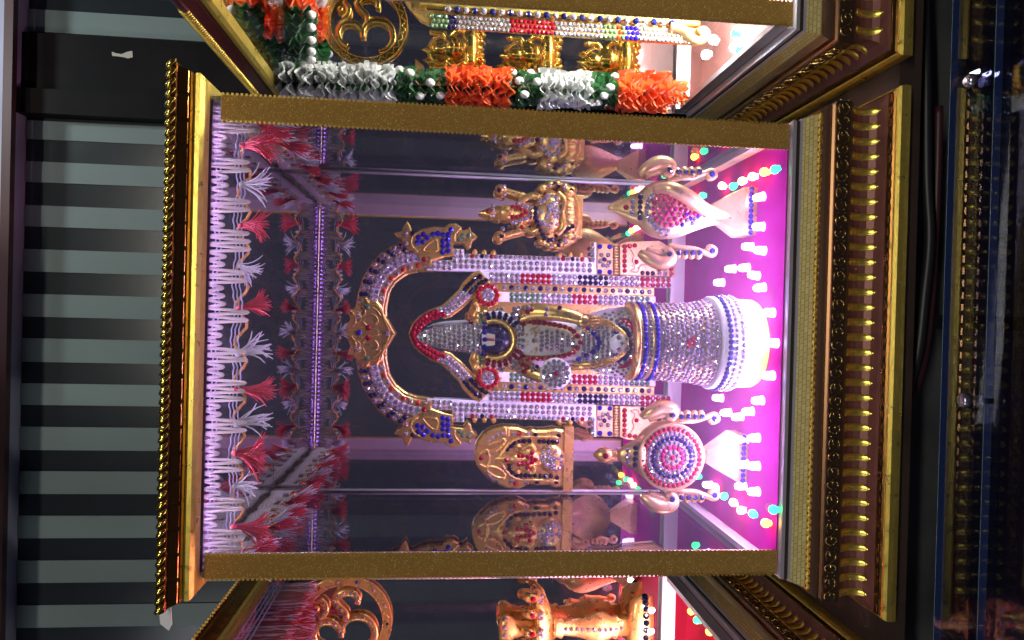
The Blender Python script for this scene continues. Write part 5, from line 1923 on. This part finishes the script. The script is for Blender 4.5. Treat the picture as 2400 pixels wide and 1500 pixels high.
# small gilt seated figurines
def gilt_figure(i, x, y, label):
    Y = 0.226
    k = kpx(Y)
    base = at(x + 72, y, Y)
    root = thing('gilt_figurine', label, 'figurine', base, 'gilt seated figurines in the maroon box')
    P = lambda dx, s, d=0.0: at(x + dx, y - s, Y) + Vector((0, d, 0))
    b = MB()
    b.ball(P(-36, 0, -0.003), 17 * k, 0.007, 21 * k, 14, 10)
    b.lathe([(15 * k, P(-48, 0).z), (12 * k, P(-58, 0).z), (6 * k, P(-68, 0).z), (1 * k, P(-78, 0).z)], (P(-60, 0).x, Y - 0.001), 14, 0.6)
    b.ball(P(0, 2, -0.003), 26 * k, 0.010, 34 * k, 14, 10)
    b.ball(P(36, 0, -0.004), 56 * k, 0.012, 22 * k, 16, 10)
    for q in range(7):
        b.ball(P(54 + 3 * abs(q - 3), (q - 3) * 15, -0.005), 8 * k, 0.006, 13 * k, 8, 6)
    for sg in (1, -1):
        b.tube(smooth_path([P(-16, 24 * sg), P(6, 42 * sg, -0.004), P(24, 34 * sg, -0.010)], 4), 8 * k, 8)
        b.tube(smooth_path([P(-18, 22 * sg), P(-26, 40 * sg), P(-48, 42 * sg)], 4), 7 * k, 8)
        b.ball(P(-52, 42 * sg), 8 * k, 0.004, 9 * k, 8, 6)
        for q in range(4):
            b.tube([P(34 + q * 7, 40 * sg, -0.004), P(30 + q * 8, (62 + q * 2) * sg, -0.002)], [5 * k, 2 * k], 7)
    relief(b, 'cast_body', M_FILIGREE, root, 0.0007)
    h = MB()
    n = 40
    h.tube([P(-30 + 30 * math.cos(2 * math.pi * q / n), 30 * math.sin(2 * math.pi * q / n)) for q in range(n)], 0.0012, 6, True)
    for q in range(n):
        h.ball(P(-30 + 34 * math.cos(2 * math.pi * q / n), 34 * math.sin(2 * math.pi * q / n)), 0.0009, 0.0009, 0.0009, 6, 4)
    h.build('halo', M_FILIGREE, root)
    l = MB()
    for q in range(5):
        l.tube(smooth_path([P(-6 + q * 12, -18, -0.012), P(-2 + q * 12, 0, -0.015), P(-8 + q * 12, 18, -0.012)], 4), 0.0008, 6)
    l.build('robe_pleats', M_FILIGREE, root)


for i, (x, y, lb) in enumerate([(1066, 118, 'small bright gold seated figurine next to the plain Om ring'), (1246, 132, 'small bright gold seated figurine between two others above the orange ruffle'), (1428, 145, 'small bright gold seated figurine above the last orange ruffle of the garland')]):
    gilt_figure(i, x, y, lb)

# jewelled upright strips
jf = thing('jewelled_frame', 'gold frame strips with rows of clear, red and green stones in the maroon box', 'frame', at(1660, 60, 0.13))
YJ = 0.130
jg = Gems()


def yj(x):
    return 22 + (x - 1000) * 0.062


MB().prism([at(x, y, YJ) for x, y in [(948, 0), (962, 22), (985, 48), (1010, 60), (1640, 104), (1640, 66), (1000, 22), (975, -40), (950, -60)]], YJ, YJ + 0.005, 0.001).build('stone_strip', M_FIGGOLD, jf)
MB().prism([at(x, y, YJ - 0.001) for x, y in [(985, 14), (1640, 62), (1640, 32), (985, -16)]], YJ - 0.003, YJ + 0.003, 0.001).build('bezel_strip', M_GOLD, jf)
cols = 'ggggnn' + 'c' * 12 + 'r' * 10 + 'c' * 11 + 'gggog' + 'bbb' + 'c' * 12
for i, c in enumerate(cols):
    x = 1012 + i * 10.4
    for j in range(3):
        jg.px(x + 4 * (j % 2), yj(x) + 14 + 11.5 * j, YJ - 0.0003, c, 5.2)
for i in range(27):
    x = 1050 + i * 21
    jg.px(x, yj(x) - 4, YJ - 0.0032, 'cn'[i % 2], 7.5)
jg.build(jf)
cu = MB()
cu.tube(smooth_path([at(x, y, YJ - 0.002) for x, y in [(1570, 62), (1600, 70), (1620, 90), (1640, 96), (1655, 84), (1648, 72), (1636, 78)]], 5), 0.0045, 10)
cu.build('scroll_end', M_PALEGOLD, jf)

# ================================================================== NEIGHBOUR ON THE LEFT (beaded)
fr = thing('red_fringe', 'dense red and pink thread fringe on lilac cords, under the beaded cornice', 'fringe', (XL1 - 0.06, 0.1, ZT - 0.07))
r_ = random.Random(5)


def fringe(name, n, pos, L, parent, m):
    b = MB()
    for i in range(n):
        p, side = pos(r_.random())
        l = L * r_.uniform(0.8, 1.1)
        a = r_.gauss(0, 0.12)
        d = r_.gauss(0, 0.1)
        pts = [p + side * (math.sin(a) * l * q * q) + Vector((0, d * l * q * 0.5, -l * q)) for q in (0, 0.35, 0.7, 1.0)]
        b.tube(pts, 0.00055, 3, cap=False)
    o = b.build(name, m, parent, 'stuff')


sidepos = lambda u: (Vector((XL1 - 0.006 - r_.random() * 0.004, 0.006 + 0.225 * u, ZT - 0.012)), Vector((0, 1, 0)))
backpos = lambda u: (Vector((XL1 - 0.01 - 0.16 * u, YB - 0.010 - r_.random() * 0.004, ZT - 0.012)), Vector((1, 0, 0)))
frontpos = lambda u: (Vector((XL1 - 0.02 - 0.12 * u, 0.008 + r_.random() * 0.003, ZT - 0.012)), Vector((1, 0, 0)))
fringe('red_threads', 700, sidepos, 0.034, fr, M_REDTHREAD)
fringe('pink_threads', 260, sidepos, 0.036, fr, mat('pink_thread', (0.80, 0.45, 0.60), 0.55))
fringe('red_threads', 500, backpos, 0.034, fr, M_REDTHREAD)
fringe('pink_threads', 240, backpos, 0.036, fr, MATS['pink_thread'])
fringe('red_threads', 300, frontpos, 0.034, fr, M_REDTHREAD)
for h in (0.004, 0.008, 0.012, 0.016):
    MB().tube([(XL1 - 0.0052, 0.006, ZT - h), (XL1 - 0.0052, YB - 0.006, ZT - h)], 0.0008, 5).build('cord', M_LILAC, fr)
    MB().tube([(XL1 - 0.006, YB - 0.008, ZT - h), (XL1 - 0.17, YB - 0.008, ZT - h)], 0.0008, 5).build('cord', M_LILAC, fr)

# brass oil lamp with tiers
YL = 0.222
k = kpx(YL)
lb = at(1526, 1468, YL)
lamp = thing('oil_lamp', 'copper gold standing oil lamp with curled tier and stone studded stem', 'oil lamp', lb)
zl = lambda x: at(x, 1468, YL).z
cxy = (lb.x, YL)
MB().lathe([(74 * k, zl(1526)), (78 * k, zl(1512)), (74 * k, zl(1492)), (62 * k, zl(1476)), (26 * k, zl(1470))], cxy, 40, 0.28).build('lamp_foot', M_FIGGOLD, lamp)
MB().lathe([(22 * k, zl(1471)), (22 * k, zl(1450)), (30 * k, zl(1444)), (26 * k, zl(1434)), (38 * k, zl(1412)), (36 * k, zl(1396)), (24 * k, zl(1360)), (18 * k, zl(1322)), (26 * k, zl(1316)), (22 * k, zl(1304)), (30 * k, zl(1296))], cxy, 28, 0.4).build('lamp_stem', M_FIGGOLD, lamp)
MB().lathe([(30 * k, zl(1296)), (60 * k, zl(1284)), (84 * k, zl(1262)), (86 * k, zl(1254)), (30 * k, zl(1252))], cxy, 36, 0.3).build('lamp_tier', M_FIGGOLD, lamp)
MB().lathe([(18 * k, zl(1252)), (20 * k, zl(1236)), (18 * k, zl(1226)), (24 * k, zl(1205)), (34 * k, zl(1190)), (34 * k, zl(1178)), (20 * k, zl(1170))], cxy, 28, 0.4).build('lamp_head', M_FIGGOLD, lamp)
lg = Gems()
for s in (-82, -44, 0, 44, 82):
    q = Vector((lb.x + s * k, YL - 0.006, zl(1248)))
    MB().tube(smooth_path([q + Vector((0, 0.008, -0.004)), q + Vector((0, -0.002, 0)), q + Vector((0, -0.004, 0.006)), q + Vector((0, 0.002, 0.008))], 4), 0.0052, 9).build('wick_curl', M_FIGGOLD, lamp)
    lg.put(q + Vector((0, -0.0092, 0.002)), (0, -1, 0), 0.0030, 'r')
    for a in range(3):
        lg.put((lb.x + s * k * 0.9 + (a - 1) * 0.003, YL - 0.0125 * math.sqrt(max(0.1, 1 - (s / 95) ** 2)), zl(1266) + 0.003 * (a % 2)), (0, -1, -0.4), 0.0024, 'c')
for i in range(11):
    x = 1325 + i * 13
    lg.put((lb.x, YL - (19 + 18 * math.exp(-((x - 1408) / 30) ** 2)) * k * 0.4 - 0.0006, zl(x)), (0, -1, 0), 0.0022, 'c')
for i in range(13):
    a = R(-170 + 160 * i / 12)
    lg.put((lb.x + 77.5 * k * math.cos(a), YL + 77.5 * k * 0.28 * math.sin(a), zl(1508)), (math.cos(a), math.sin(a), 0.1), 0.0034, 'k')
for i in range(4):
    a = R(-140 + 100 * i / 3)
    lg.put((lb.x + 34 * k * math.cos(a), YL + 34 * k * 0.4 * math.sin(a), zl(1182)), (math.cos(a), math.sin(a), 0), 0.0026, 'c')
lg.build(lamp)
# its box also holds a conch whose back shows in the mirror
YC2 = 0.075
xsh = -0.350 - at(1562, 500, YC2).x
ornament('conch_ornament', 'conch ornament in the beaded box, seen from behind in its mirror', 'ornament', 'conch', 1562, 500, 1752, YC2, lambda x, y: at(x, y, YC2) + Vector((xsh, 0, -0.004)))

# ================================================================== COUNTER GLASS BELOW, STUDS AND CABLES
ZC = -0.0525
cg = thing('counter_glass', 'thick counter glass sheet under the plinth with bright polished edge', 'glass sheet', (0, -0.06, ZC - 0.006), 'glass sheets of the lower counter')
MB().box((-1.2, -0.0772, ZC - 0.006), (1.2, -0.044, ZC)).build('sheet', M_COUNTER, cg)
MB().box((-1.2, -0.0438, ZC - 0.006), (1.2, -0.0434, ZC - 0.0002)).build('polished_edge', M_EDGE, cg)
cg2 = thing('counter_glass', 'lower counter glass sheet nearest the camera, with dark things under it', 'glass sheet', (0, -0.15, ZC - 0.018), 'glass sheets of the lower counter')
MB().box((-1.2, -0.30, ZC - 0.016), (1.2, -0.0735, ZC - 0.010)).build('sheet', M_COUNTER, cg2)
MB().box((-1.2, -0.0733, ZC - 0.016), (1.2, -0.0729, ZC - 0.0102)).build('polished_edge', M_EDGE, cg2)
for x, y, lb_ in ((2272, 190, 'round glass stud on the counter edge near the gold plinth corner'), (2258, 938, 'round glass stud on the counter edge below the lit blue glass')):
    p = atz(x, y, ZC + 0.003)
    s = thing('glass_stud', lb_, 'stud', (p.x, p.y, ZC))
    MB().lathe([(0.0048, ZC + 0.0001), (0.0052, ZC + 0.003), (0.0046, ZC + 0.0055), (0.002, ZC + 0.0065)], (p.x, p.y), 24).build('stud_cap', mat('stud_metal', (0.45, 0.44, 0.5), 0.2, 0.9), s)
    MB().lathe([(0.0038, ZC - 0.017), (0.0038, ZC - 0.0062)], (p.x, p.y), 20).build('stud_stem', MATS['stud_metal'], s)
M_CABLE = mat('black_cable', (0.012, 0.012, 0.016), 0.45)
for pts, rr, lb_ in (([(2165, -40), (2170, 200), (2172, 420), (2178, 560), (2165, 700), (2150, 830), (2120, 930), (2085, 990)], 0.0042, 'black cable sagging below the plinth of the middle box'),
                     ([(2200, 250), (2196, 420), (2188, 600), (2178, 740), (2160, 860), (2128, 960), (2100, 1040)], 0.0036, 'thinner dark red cable behind the black one under the plinth')):
    c = MB().tube(smooth_path([at(x, y, 0.02 if rr > 0.004 else 0.045) for x, y in pts], 6), rr, 10).build('power_cable', M_CABLE if rr > 0.004 else mat('maroon_cable', (0.05, 0.012, 0.018), 0.45))
    tag(rest_on_base(c), lb_, 'cable')
p0, p1 = at(2112, 752, 0.05), at(2260, 752, 0.05)
o = MB().box((p0.x - 0.006, 0.045, -0.20), (p0.x + 0.006, 0.06, ZS - 0.0185)).build('shelf_bracket', M_DOORDARK)
tag(rest_on_base(o), 'dark upright bracket under the shelf behind the cables', 'bracket')

tp_ = MB().prism([at(x, y, -0.006) for x, y in [(372, 1424), (400, 1418), (404, 1462), (396, 1478), (376, 1462)]], -0.0064, -0.0058, 0.0001).build('tape_piece', mat('clear_tape', (0.78, 0.76, 0.78), 0.25, 0.0, 0.6))
tag(rest_on_base(tp_), 'bent piece of shiny clear tape hanging from the cornice end of the middle box', 'tape')
